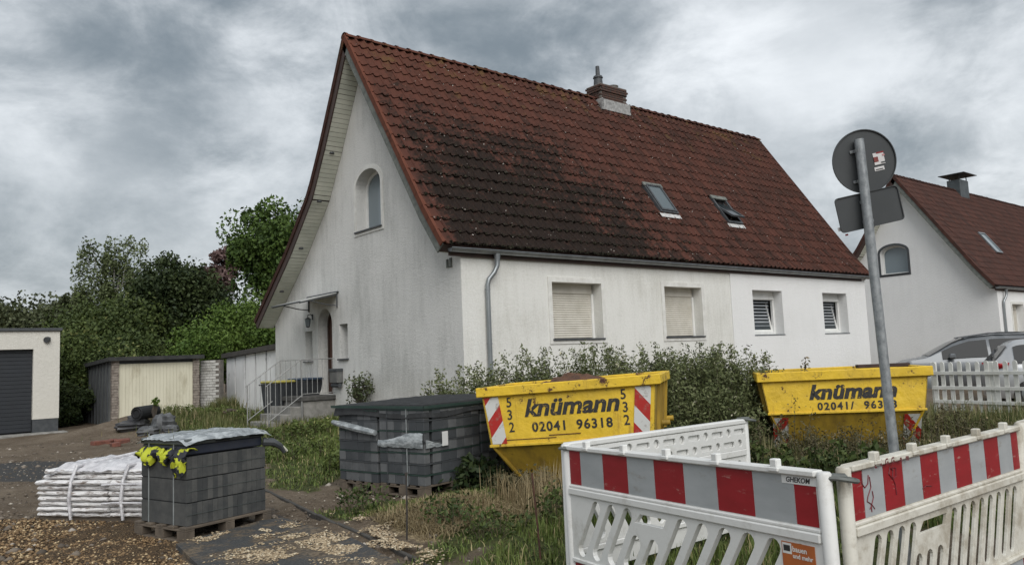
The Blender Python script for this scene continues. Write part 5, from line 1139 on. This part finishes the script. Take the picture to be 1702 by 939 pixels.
# local x runs to the front of each car
top1 = [(-2.3, .55), (-2.25, 1.0), (-2.1, 1.15), (-1.75, 1.50), (-1.3, 1.59), (-.3, 1.62), (.35, 1.57), (.75, 1.42), (1.42, 1.04), (1.9, .96), (2.2, .84), (2.32, .55)]
hv_ = cang(160); Pc = cax(1535, 600, 22.6)-1.42*np.array([math.cos(hv_), math.sin(hv_)])
car('estate_car', 'dark silver estate car with black windows parked behind the picket fence', (*Pc, .12), hv_, SILV, top1, 1, 1.82, [(-1.95, -1.15), (-1.08, -.15), (-.07, 1.05)],
    dict(screens=[(.42, 1.36), (-2.1, -1.75)], roof=(-1.7, .5), wheels=(-1.4, 1.4), lamp=(-2.22, .95), dir=-1, mirror=(.85, .98), handles=(-.35, -1.3)), SLATE)
top2 = [(-2.05, .5), (-2.08, .92), (-1.98, 1.02), (-1.62, 1.44), (-1.45, 1.52), (-.9, 1.56), (-.1, 1.54), (.4, 1.42), (1.05, 1.04), (1.6, .92), (1.95, .8), (2.05, .5)]
hv_ = cang(-24); Pc = cax(1640, 600, 18.6)+2.0*np.array([math.cos(hv_), math.sin(hv_)])
car('hatchback_car', 'pale silver hatchback with a red tail light at the right edge behind the fence', (*Pc, .03), hv_, PALE, top2, 1, 1.78, [(-1.55, -.95), (-.88, -.05), (.03, .85)],
    dict(screens=[(-1.96, -1.66), (.42, .98)], roof=(-1.4, .3), wheels=(-1.3, 1.3), lamp=(-2.0, .90), dir=-1, ly=.86, mirror=(.7, .98), handles=(-.3, -.2)), None)
# ------------------------------------------------------------------ trees and plants
BARK = M('bark', (.075, .06, .045), (.04, .033, .027), 8, .95, bump=.6, bs=20, bd=.02)
BIRCHB = M('birch_bark', (.45, .44, .40), (.12, .11, .10), 9, .9)
LM = dict(big=leafmat('leaf_deep_green', (.020, .045, .010), (.095, .150, .030)), dark=leafmat('leaf_dark', (.012, .024, .008), (.048, .066, .020)),
          purple=leafmat('leaf_purple', (.040, .022, .018), (.100, .060, .045)), pink=leafmat('leaf_pinkish', (.10, .060, .055), (.22, .15, .14)), birch=leafmat('leaf_birch', (.06, .08, .03), (.15, .18, .08)),
          willow=leafmat('leaf_willow', (.050, .095, .016), (.125, .185, .035)), hedge=leafmat('leaf_hedge', (.026, .044, .012), (.090, .120, .032), (.19, .20, .07)),
          grey=leafmat('leaf_greygreen', (.034, .046, .018), (.095, .108, .052)))
def tree(lab, px, py, wpx, hpx, dep, leaf, nl, lsize, ncl, seed, droop=0., spread=.30, bark=None, trunk_to=None, nm='tree', cat='tree', grp=None, flat=0., bare=0.0, base_z=None, shell=.55, bigd=1.0, extra=()):
    # px,py: crown centre as surveyed; wpx,hpx: full crown extent
    r = np.random.default_rng(seed); c = at(px, py, dep); rx = wpx/2/FPX*dep; rz_ = hpx/2/FPX*dep
    gz = float(gh(c[0], c[1])); base = np.array([c[0], c[1], gz]); t = thing(nm, lab, cat, base, group=grp)
    dirs = r.normal(size=(ncl, 3)); dirs /= np.linalg.norm(dirs, axis=1)[:, None]; rad = (shell+(1-shell)*r.random(ncl))**.7
    cl = dirs*rad[:, None]*np.array([rx, rx, rz_])*.90; cl[:, 2] *= (1+.15*r.normal(size=ncl)); cl += c-base
    for ex in extra: cl = np.r_[cl, (at(*ex)-base)[None]]
    ncl = len(cl)
    cl[:, 2] = np.maximum(cl[:, 2], .25)
    sz = rx*spread*(.55+.9*r.random(ncl)); w_ = r.integers(0, ncl, nl); tone_c = r.random(ncl)
    q = r.normal(size=(nl, 3))*np.array([1, 1, .7]); q /= np.maximum(1, np.linalg.norm(q, axis=1)/1.45)[:, None]
    Pn = cl[w_]+q*sz[w_][:, None]
    if droop: Pn[:, 2] -= np.abs(r.normal(size=nl))*droop*rz_*.5
    Pn[:, 2] = np.maximum(Pn[:, 2], .03)
    me = leaves_mesh('crown', Pn, lsize*(.6+.8*r.random(nl)), leaf, tone=np.clip(tone_c[w_]*.55+r.random(nl)*.45, 0, 1), rng=r, flat=flat, droop=droop*.8, long=1.6)
    link('crown', me, t)
    b = MB(); b.sm = True; tr = max(.06, rx*.055); top = (c-base)*np.array([1, 1, 1])+np.array([0, 0, rz_*.25]); hz = top[2]
    b.tube([(0, 0, -.1), (tr*.6, 0, hz*.3), (top[0]*.5-tr, top[1]*.5, hz*.65), tuple(top)], [tr*1.3, tr, tr*.7, tr*.25], 8); b.build('trunk', bark or BARK, t)
    b = MB(); b.sm = True
    for i in r.choice(ncl, min(ncl, 26), replace=False):
        f_ = .25+.6*r.random(); s0 = np.array([top[0]*f_, top[1]*f_, hz*f_]); e0 = cl[i]
        if e0[2] < s0[2]*.5: s0 = s0*.5
        m_ = (s0+e0)/2+np.array([0, 0, -.05*rz_]); b.tube([tuple(s0), tuple(m_), tuple(e0)], [tr*.4, tr*.25, tr*.08], 5)
    b.build('branches', bark or BARK, t); return t
tree('big dark green broadleaf tree rising behind the house gable', 480, 440, 165, 165, 40, LM['big'], 37800, 0.129, 90, 11, spread=.24, extra=[(402, 385, 40), (398, 408, 40), (425, 362, 40), (520, 365, 40), (455, 350, 40)])
tree('tall thin birch with open drooping branches above the hedge', 190, 470, 130, 160, 38, LM['birch'], 11700, 0.088, 46, 12, droop=.5, spread=.13, bark=BIRCHB, shell=.3, extra=[(140, 415, 38), (150, 402, 38), (215, 398, 38), (235, 405, 38), (165, 430, 38), (190, 400, 38)])
tree('darkest rounded tree with drooping twigs right of the birch', 295, 515, 150, 165, 36, LM['dark'], 43200, 0.102, 90, 13, droop=.12)
tree('second half of the dark thicket, brownish purple beech right of the dark tree', 325, 490, 80, 90, 37, LM['purple'], 9000, 0.102, 26, 14)
tree('thin purple-leaved tree showing in the gap before the big green tree', 375, 440, 56, 84, 50, LM['pink'], 4680, 0.136, 22, 15, spread=.28, shell=.2)
tree('bright green willow bush beside the rear corner of the house', 405, 555, 125, 115, 31, LM['willow'], 27000, 0.075, 60, 16, droop=.25)
tree('small bright green shrub in front of the dark tree above the block wall', 330, 585, 90, 60, 29, LM['willow'], 9900, 0.068, 30, 17, droop=.1, nm='shrub', cat='shrub')
tree('grey-green rounded tree at the far left behind the garage roof', 50, 545, 150, 70, 44, LM['grey'], 16200, 0.129, 50, 18)
tree('grey-green tree between the far left tree and the birch', 112, 530, 80, 60, 42, LM['grey'], 10800, 0.122, 36, 19)
tree('olive green tree filling the space below the birch crown', 195, 558, 170, 95, 34, LM['hedge'], 28800, 0.088, 80, 20)
tree('tall overgrown hedge shrub with pale tips beside the cream garage', 140, 625, 110, 140, 27.5, LM['hedge'], 36000, 0.068, 110, 21, nm='shrub', cat='shrub', droop=.15)
tree('dark ivy bush low down at the right edge of the cream garage', 118, 675, 70, 55, 25.5, LM['dark'], 8100, 0.061, 26, 22, nm='shrub', cat='shrub')
tree('leafy green shrub directly behind the shed roof', 215, 590, 110, 50, 30, LM['hedge'], 9900, 0.082, 32, 23, nm='shrub', cat='shrub')
tree('small leafy sapling growing against the gable wall right of the letterbox', 598, 645, 50, 66, 18.2, leafmat('leaf_sapling', (.05, .07, .03), (.13, .14, .07), (.35, .36, .28)), 650, .045, 24, 24, nm='sapling', cat='sapling', spread=.3, shell=.2)
tree('tiny green seedling growing out of the rubble heap', 258, 668, 14, 20, 20.3, LM['willow'], 216, 0.034, 9, 25, nm='seedling', cat='plant', shell=.2)
# far line of woods that closes the horizon
r = np.random.default_rng(5); Nn = 26000; aa = r.uniform(math.radians(-62), math.radians(75), Nn); RR = r.uniform(95, 125, Nn)
X_, Z_ = RR*np.sin(aa), RR*np.cos(aa); xy = CAM[:2][None]+X_[:, None]*RH+Z_[:, None]*FH; hh = 4.6+1.3*np.sin(aa*23)+.8*np.sin(aa*57+1); zz_ = r.random(Nn)**.7*hh
link('distant_woods', leaves_mesh('distant_woods', np.c_[xy, zz_], .9, LM['dark'], rng=r), kind='stuff')
# tall weeds in front of the facade: many stalks with small leaves
WEED = leafmat('leaf_weed', (.055, .070, .024), (.165, .185, .082), (.44, .42, .30)); STALK = M('weed_stalk', (.10, .09, .05), (.07, .06, .035), 9, .9)
DRY = leafmat('leaf_dry_weed', (.055, .055, .026), (.14, .115, .06), (.28, .22, .13))
def weed(lab, px, ptop, dep, w, seed, leaf=WEED, n_st=26, lsz=.024, nm='tall_weed', grp=None, dens=1., base=None):
    r = np.random.default_rng(seed); P = cax(px, (ptop+740)/2, dep); gz = float(gh(*P)); top = max(.30, at(px, ptop, dep)[2]-gz)
    t = thing(nm, lab, 'weed', (*P, gz), group=grp); b = MB(); pts = []; tn = []
    for k in range(n_st):
        a, d = r.random()*6.283, w/2*math.sqrt(r.random()); x, y = d*math.cos(a), d*math.sin(a); h = top*(.58+.47*r.random())*(1-.25*(d/(w/2))**2); lx, ly = r.normal()*.10*h+x*.25, r.normal()*.10*h+y*.25
        b.tube([(x, y, -.03), (x+lx*.5, y+ly*.5, h*.5), (x+lx, y+ly, h)], [.007, .005, .002], 3, caps=False)
        m = int(h*120*dens); f = r.random(m)**.75; side = r.normal(size=(m, 3))*(.035+.085*(1-f)[:, None]); side[:, 2] *= .6
        pts.append(np.c_[x+lx*f, y+ly*f, h*(.04+.97*f)]+side); tn.append(np.clip(r.random(m)*.7+.3*(r.random(m)*(f > .75)), 0, 1))
    b.build('stalks', STALK, t, kind='stuff'); pts = np.concatenate(pts); pts[:, 2] = np.maximum(pts[:, 2], .01)
    link('foliage', leaves_mesh('foliage', pts, lsz*(.6+.8*r.random(len(pts))), leaf, tone=np.concatenate(tn), rng=r, long=2.2), t); return t
GRP = 'tall weeds in front of the house wall'
hw_ = [(752, 612, 12.6), (790, 600, 12.8), (822, 596, 13.2), (860, 592, 12.4), (890, 580, 12.8), (925, 590, 13.0), (958, 588, 12.6), (990, 572, 12.9), (1022, 578, 13.2), (1055, 572, 12.7), (1090, 570, 13.0), (1120, 574, 12.2), (1150, 566, 12.5), (1176, 568, 12.0), (1203, 560, 12.3), (1222, 566, 11.8), (1160, 585, 11.6), (1195, 590, 11.5)]
nmz = ['leftmost clump, below the downpipe', 'clump at the netted pavers, just left of the downpipe foot', 'clump right of the downpipe foot', 'dense clump above the left corner of the near skip', 'taller clump above the letter k of the near skip', 'clump under the left shuttered window', 'clump below the left shutter sill end', 'tall clump right of the left shuttered window', 'wispy clump midway between the two shutters', 'clump left of the second shutter', 'clump just under the left edge of the second shutter', 'clump directly beneath the second shutter', 'clump under the right edge of the second shutter', 'dark clump right of the near skip', 'tallest clump at the joint of the two house colours', 'last clump before the far skip', 'low dark clump against the right end of the near skip', 'low dark clump left of the far skip']
for k, ((px, py, dp), nz_) in enumerate(zip(hw_, nmz)): weed('grey-green tall weeds, '+nz_, px, py, dp, .95, 100+k, grp=GRP, n_st=40)
for k, (px, py, dp, l_) in enumerate(((742, 640, 12.2, 'low weeds peeping out behind the netting beside the gable corner'), (1190, 640, 10.9, 'dark weeds filling the gap between the two skips'), (1222, 650, 10.8, 'weeds touching the left end of the far skip'), (1168, 655, 11.2, 'weeds close behind the corner of the near skip'))): weed(l_, px, py, dp, .7, 140+k, n_st=22)
dw = [(1250, 705, 10.0), (1300, 690, 10.2), (1345, 715, 10.3), (1385, 705, 10.2), (1430, 712, 10.0), (1470, 700, 10.3), (1525, 690, 10.3), (1560, 668, 11.5), (1590, 672, 11.6), (1625, 690, 11.0), (1660, 700, 10.5), (1400, 735, 9.0), (1330, 742, 9.0), (1270, 742, 8.8), (1540, 720, 9.0), (1320, 640, 10.5), (1395, 700, 9.6)]
nd = ['left of the far skip stripes', 'before the left stripes of the far skip', 'before the left half of the far skip base', 'before the middle of the far skip', 'just left of the sign pole', 'just right of the sign pole', 'before the right stripes of the far skip', 'at the right end of the far skip by the fence', 'against the first fence pickets', 'before the fence middle', 'at the far right before the fence', 'lowest clump behind the foreground barrier middle', 'behind the front barrier rail left of centre', 'behind the front barrier corner', 'right behind the graffiti barrier', 'single tall stem rising before the far skip lettering', 'small clump behind the barrier beside the pole']
for k, ((px, py, dp), nz_) in enumerate(zip(dw, nd)): weed('dry brown and green weeds '+nz_, px, py, dp, .9 if k != 15 else .25, 160+k, leaf=DRY, n_st=24 if k != 15 else 3, nm='dry_weed', grp='dry weeds around the far skip', lsz=.017, dens=.62)
for px, py, dp, s_, l_ in ((1330, 585, 12.0, 5, 'single wispy weed sprouting above the rim of the far skip'), (1278, 592, 12.0, 6, 'tiny weed tuft behind the left rim of the far skip')): weed(l_, px, py, dp, .15, 190+s_, n_st=3, leaf=DRY)
weed('dark leafy weed in front of the right side of the netted pavers', 760, 745, 9.6, .55, 201, leaf=LM['dark'], n_st=14, lsz=.05)
for k, (px, py, dp, l_) in enumerate(((1405, 728, 8.6, 'leafy dark green weed just left of the sign pole base'), (1310, 738, 8.8, 'leafy dark green weed in the middle of the barrier enclosure'), (1245, 735, 9.4, 'leafy weed beside the far corner of the barrier enclosure'), (1530, 735, 8.6, 'leafy weed right of the sign pole behind the graffiti barrier'))):
    weed(l_, px, py, dp, .7, 210+k, leaf=LM['hedge'], n_st=16, lsz=.04)
for k, (px, py, dp, w_, l_, m_) in enumerate(((870, 770, 8.9, .5, 'dry pale weeds leaning on the lower plate of the near skip', DRY), (905, 775, 8.6, .45, 'dry weeds between the near skip and the left barrier post', DRY), (845, 800, 8.6, .4, 'small dry weeds at the left foot of the near skip', DRY), (925, 800, 7.6, .4, 'green weeds just left of the barrier corner post', LM['hedge']), (820, 868, 7.2, .5, 'low green weeds in the grass below the near skip', LM['hedge']), (745, 858, 7.6, .45, 'low weeds at the edge of the straw', LM['hedge']), (600, 842, 8.4, .4, 'low weeds before the wooden pallets of the pavers', LM['hedge']))):
    weed(l_, px, py, dp, w_, 260+k, leaf=m_, n_st=18, lsz=.022, dens=.8)
weed('dark weeds in the shade between netted pavers and near skip', 800, 765, 9.5, .6, 202, leaf=LM['dark'], n_st=16, lsz=.04)

LUSH = leafmat('leaf_lush_weed', (.050, .075, .018), (.150, .185, .050), (.34, .33, .14))
for k, (px, py, dp, w_, l_) in enumerate(((345, 672, 24.0, 1.0, 'yellow-green weed clump in front of the white block wall'), (318, 684, 24.5, .8, 'low weed clump at the right pier of the yellow shed'), (372, 680, 22.5, .9, 'weed clump before the dark gap beside the panel garage'), (400, 686, 21.5, .9, 'weed clump in front of the middle of the panel garage'), (430, 690, 20.5, .8, 'weed clump at the foot of the left stair railing end'),
    (300, 690, 22.0, .7, 'small weed clump right of the rubble heap'), (478, 706, 16.5, .9, 'bushy weed below the bottom step'), (515, 698, 16.8, .9, 'bushy weed in front of the steps'), (548, 690, 16.5, .8, 'bushy weed at the corner of the landing'), (500, 735, 14.0, .8, 'low bright weed in the middle of the lawn patch'), (548, 725, 13.5, .8, 'low bright weed touching the left end of the netted pavers'), (462, 745, 13.5, .7, 'low bright weed behind the hanging sleeve'), (562, 768, 12.0, .45, 'small weed at the left foot of the netted pavers'))):
    weed(l_, px, py, dp, w_, 230+k, leaf=LUSH, n_st=18, lsz=.034, dens=.8)
# ------------------------------------------------------------------ grass, straw, gravel, chips
def scatter(n, box, zone, thr=.5, seed=1):
    r = np.random.default_rng(seed); x = r.uniform(box[0], box[1], n); y = r.uniform(box[2], box[3], n); z_ = zones(x, y)[zone]; k = z_*(.55+.9*r.random(n)) > thr; return x[k], y[k]
GRM = leafmat('grass_blade', (.055, .088, .018), (.150, .190, .050), (.32, .27, .14))
def surf(x, y): return gh(x, y)-.01
x1_, y1_ = scatter(260000, (-9, 8, -9.5, 11), 0, .52, 31)
d1 = np.hypot(x1_-CAM[0], y1_-CAM[1]); keep = (np.random.default_rng(3).random(len(x1_)) < np.clip(9/d1, .25, 1)); x1_, y1_, d1 = x1_[keep], y1_[keep], d1[keep]
hh = (.025+.055*RNG.random(len(x1_)))*(1+.9*(hn(x1_, y1_, .9, 7)-.4))*np.where((y1_ > 0) & (x1_ < 0), 1.0, 1.)
link('grass', blades_mesh('grass', np.c_[x1_, y1_, surf(x1_, y1_)], hh, .009+.0004*d1[:, None], GRM, lean=.9), kind='stuff')
# rough tall grass strips
RG = leafmat('rough_grass', (.065, .082, .024), (.165, .165, .065), (.34, .28, .16)); r = np.random.default_rng(41)
def strip(nm, a, b_, n, w, h, m, seed, wd=.012, lean=.35):
    r = np.random.default_rng(seed); A, B = G(*a), G(*b_); f = r.random(n); off = r.normal(size=n)*w; d = (B-A)[:2]; nn = np.array([-d[1], d[0]])/np.hypot(*d); x = A[0]+d[0]*f+nn[0]*off; y = A[1]+d[1]*f+nn[1]*off
    cl = hn(x, y, 1.7, seed % 20); k = cl > .25; x, y, cl = x[k], y[k], cl[k]
    link(nm, blades_mesh(nm, np.c_[x, y, surf(x, y)], h*(.35+.8*r.random(len(x)))*(.5+cl), wd, m, lean=lean, rng=r), kind='stuff')
strip('rough_grass', (290, 712), (560, 690), 4500, .9, .28, RG, 42, .014)
strip('rough_grass', (440, 705), (570, 712), 2000, .8, .22, RG, 43, .012)
strip('rough_grass', (560, 700), (572, 780), 1200, .3, .2, GRM, 44, .014)
strip('rough_grass', (340, 686), (380, 686), 1600, .3, .5, RG, 45, .018)
strip('rough_grass', (110, 700), (190, 694), 1500, .5, .30, RG, 46, .018)
strip('straw_grass', (845, 845), (925, 838), 900, .22, .42, leafmat('straw', (.16, .12, .06), (.36, .29, .17)), 47, .008)
strip('straw_grass', (655, 880), (830, 836), 6500, .28, .13, MATS['straw'], 48, .007, lean=1.6)
strip('straw_grass', (905, 830), (925, 900), 1500, .3, .16, GRM, 49, .011)
strip('rough_grass', (1240, 790), (1500, 770), 9000, .8, .42, RG, 50, .012)
strip('rough_grass', (1480, 760), (1720, 705), 7000, 1.0, .45, RG, 51, .013)
strip('rough_grass', (940, 860), (1380, 880), 12000, 1.1, .16, GRM, 52, .010)
strip('rough_grass', (1420, 860), (1700, 800), 6000, .9, .25, GRM, 53, .010)
def stones(nm, x, y, size, m, seed, flat=.6, lift=.2):
    r = np.random.default_rng(seed); N = len(x); base = np.array([(1, 0, 0), (0, 1, 0), (-1, 0, 0), (0, -1, 0), (0, 0, 1), (0, 0, -1)], float); s = size*(.5+r.random(N)**2*1.3)
    V = base[None]*(.7+.6*r.random((N, 6, 3))); V[:, :, 2] *= flat; th = r.random(N)*6.283; c_, s_ = np.cos(th)[:, None], np.sin(th)[:, None]; el = (.6+.9*r.random(N))[:, None]
    xx = V[:, :, 0]*el; yy = V[:, :, 1]; V = np.stack([xx*c_-yy*s_, xx*s_+yy*c_, V[:, :, 2]], -1)*s[:, None, None]/2; V += np.stack([x, y, gh(x, y)+size*lift], -1)[:, None]
    f = np.array([(0, 1, 4), (1, 2, 4), (2, 3, 4), (3, 0, 4), (1, 0, 5), (2, 1, 5), (3, 2, 5), (0, 3, 5)]); idx = f[None]+np.arange(N)[:, None, None]*6
    me = bpy.data.meshes.new(nm); me.vertices.add(N*6); me.vertices.foreach_set('co', V.ravel()); me.loops.add(N*24); me.loops.foreach_set('vertex_index', idx.ravel()); me.polygons.add(N*8)
    me.polygons.foreach_set('loop_start', np.arange(0, N*24, 3)); me.polygons.foreach_set('loop_total', np.full(N*8, 3)); a_ = me.attributes.new('tone', 'FLOAT', 'FACE'); a_.data.foreach_set('value', np.repeat(r.random(N), 8).astype(np.float32)); me.materials.append(m); me.update(); link(nm, me, kind='stuff')
def tonem(nm, c1, c2, c3): return mat(nm, lambda n: {'Base Color': n.mix(n.attr('tone').ss(.80, .9), n.mix(n.attr('tone').ss(0, .8), c1, c2), c3), 'Roughness': .9})
x_, y_ = scatter(42000, (-10.5, -5.5, -9, -1.5), 1, .45, 61); stones('gravel', x_, y_, .026, tonem('chips_brown', (.10, .06, .03), (.26, .17, .085), (.50, .38, .22)), 62)
r = np.random.default_rng(63); x_ = r.uniform(-9, 3, 22000); y_ = r.uniform(-8, 6, 22000); z_ = zones(x_, y_); k = (z_[0]+z_[1]*.5 < .4) & (r.random(22000) < .6); stones('pebbles', x_[k], y_[k], .032, tonem('pebble', (.07, .055, .04), (.17, .14, .11), (.42, .38, .32)), 64, lift=.1)
r = np.random.default_rng(67); x_ = r.uniform(-10, 2, 3200); y_ = r.uniform(-8, 9, 3200); z_ = zones(x_, y_); k = (z_[0] < .35) & (hn(x_, y_, .8, 12) > .42); stones('field_stones', x_[k], y_[k], .07, tonem('field_stone', (.08, .065, .05), (.20, .165, .13), (.40, .36, .31)), 68, lift=.08)
# asphalt patch with wood chips, kerb edging
pts = [G(*p) for p in ((292, 912), (436, 872), (470, 868), (585, 902), (735, 985), (560, 1060), (380, 1010), (330, 950))]
b = MB(); N = len(pts); b.add([(p[0], p[1], p[2]+.002) for p in pts]+[(p[0], p[1], p[2]+.05) for p in pts], [tuple(range(N)), tuple(range(N, 2*N))]+[(i, (i+1) % N, N+(i+1) % N, N+i) for i in range(N)])
b.build('asphalt_patch', mat('asphalt', lambda n: {'Base Color': n.mix(n.noise(n.pos(), 2.2, 7, .75).ss(.44, .58), n.mix(n.noise(n.pos(), 90, 3).ss(.4, .7), (.030, .032, .034), (.085, .085, .082)), n.mix(n.noise(n.pos(), 30, 4).ss(.4, .6), (.06, .045, .03), (.17, .13, .085))), 'Roughness': .85, 'Normal': n.bump(n.noise(n.pos(), 120, 3), .6, .006)}), kind='structure')
r = np.random.default_rng(65); xs_, ys_ = [], []
for a, c_, n_, w_ in (((330, 905), (470, 885), 1300, .10), ((440, 885), (620, 925), 2600, .16), ((400, 930), (560, 935), 2200, .13), ((520, 900), (700, 960), 1600, .10), ((310, 925), (420, 915), 900, .09), ((600, 880), (720, 935), 1500, .08), ((560, 860), (640, 880), 600, .06)):
    A, B = G(*a), G(*c_); f = r.random(n_); d = (B-A)[:2]; q = r.normal(size=(n_, 2))*w_; xs_.append(A[0]+d[0]*f+q[:, 0]); ys_.append(A[1]+d[1]*f+q[:, 1])
xs_, ys_ = np.concatenate(xs_), np.concatenate(ys_); k = hn(xs_, ys_, 4.5, 9)+.5*hn(xs_, ys_, 11, 10) > .82; xs_, ys_ = xs_[k], ys_[k]
stones('wood_chips', xs_, ys_, .021, tonem('chip_pale', (.26, .19, .115), (.44, .35, .23), (.60, .52, .38)), 66, flat=.35, lift=2.6)
kb = thing('kerb_edging', 'line of dark concrete edging stones between the asphalt patch and the grass', 'kerb', G(432, 812))
kp = [G(432, 812), G(500, 845), G(560, 872), G(620, 900), G(690, 934), G(770, 972)]; KB = M('kerb_dark', (.075, .07, .062), (.045, .042, .038), 7, .9, bump=.4)
ob = np.array(kb.location)
for A, B in zip(kp[:-1], kp[1:]):
    d = B-A; L_ = np.hypot(d[0], d[1]); nseg = max(1, int(L_/.5)); 
    for s_ in range(nseg):
        P_ = A+d*(s_/nseg); b = MB(); b.box(.006, -.02, -.1, L_/nseg-.006, .02, .028, .006); o = b.build('kerb_stone', KB, kb); o.location = tuple(P_-ob); o.rotation_euler = (random.uniform(-.05, .05), 0, math.atan2(d[1], d[0])+random.gauss(0, .01))
RR_ = M('rusty_iron', (.11, .05, .03), (.06, .03, .022), 20, .85); BI = M('dark_iron', (.03, .028, .026), (.05, .04, .035), 20, .8)
for (x0, y0), (x1, y1), z0_, m_, l_ in (((676, 912), (675, 786), 7.0, BI, 'upright dark iron stake in the straw in front of the paver pallets'), ((901, 960), (884, 786), 6.1, RR_, 'leaning rusty iron rod in the grass left of the front barrier')):
    A, B = at(x0, y0, z0_), at(x1, y1, z0_+.1); t = thing('iron_stake', l_, 'stake', A); b = MB(); b.sm = True; d = B-A; b.tube([tuple(-d*.15), tuple(d*.5+np.array([.006, 0, 0])), tuple(d)], .008, 6); b.build('rod', m_, t)
    if m_ is BI: b = MB(); b.sm = True; b.tube([tuple(d*.97), tuple(d*1.01)], .014, 6); b.build('head', m_, t)
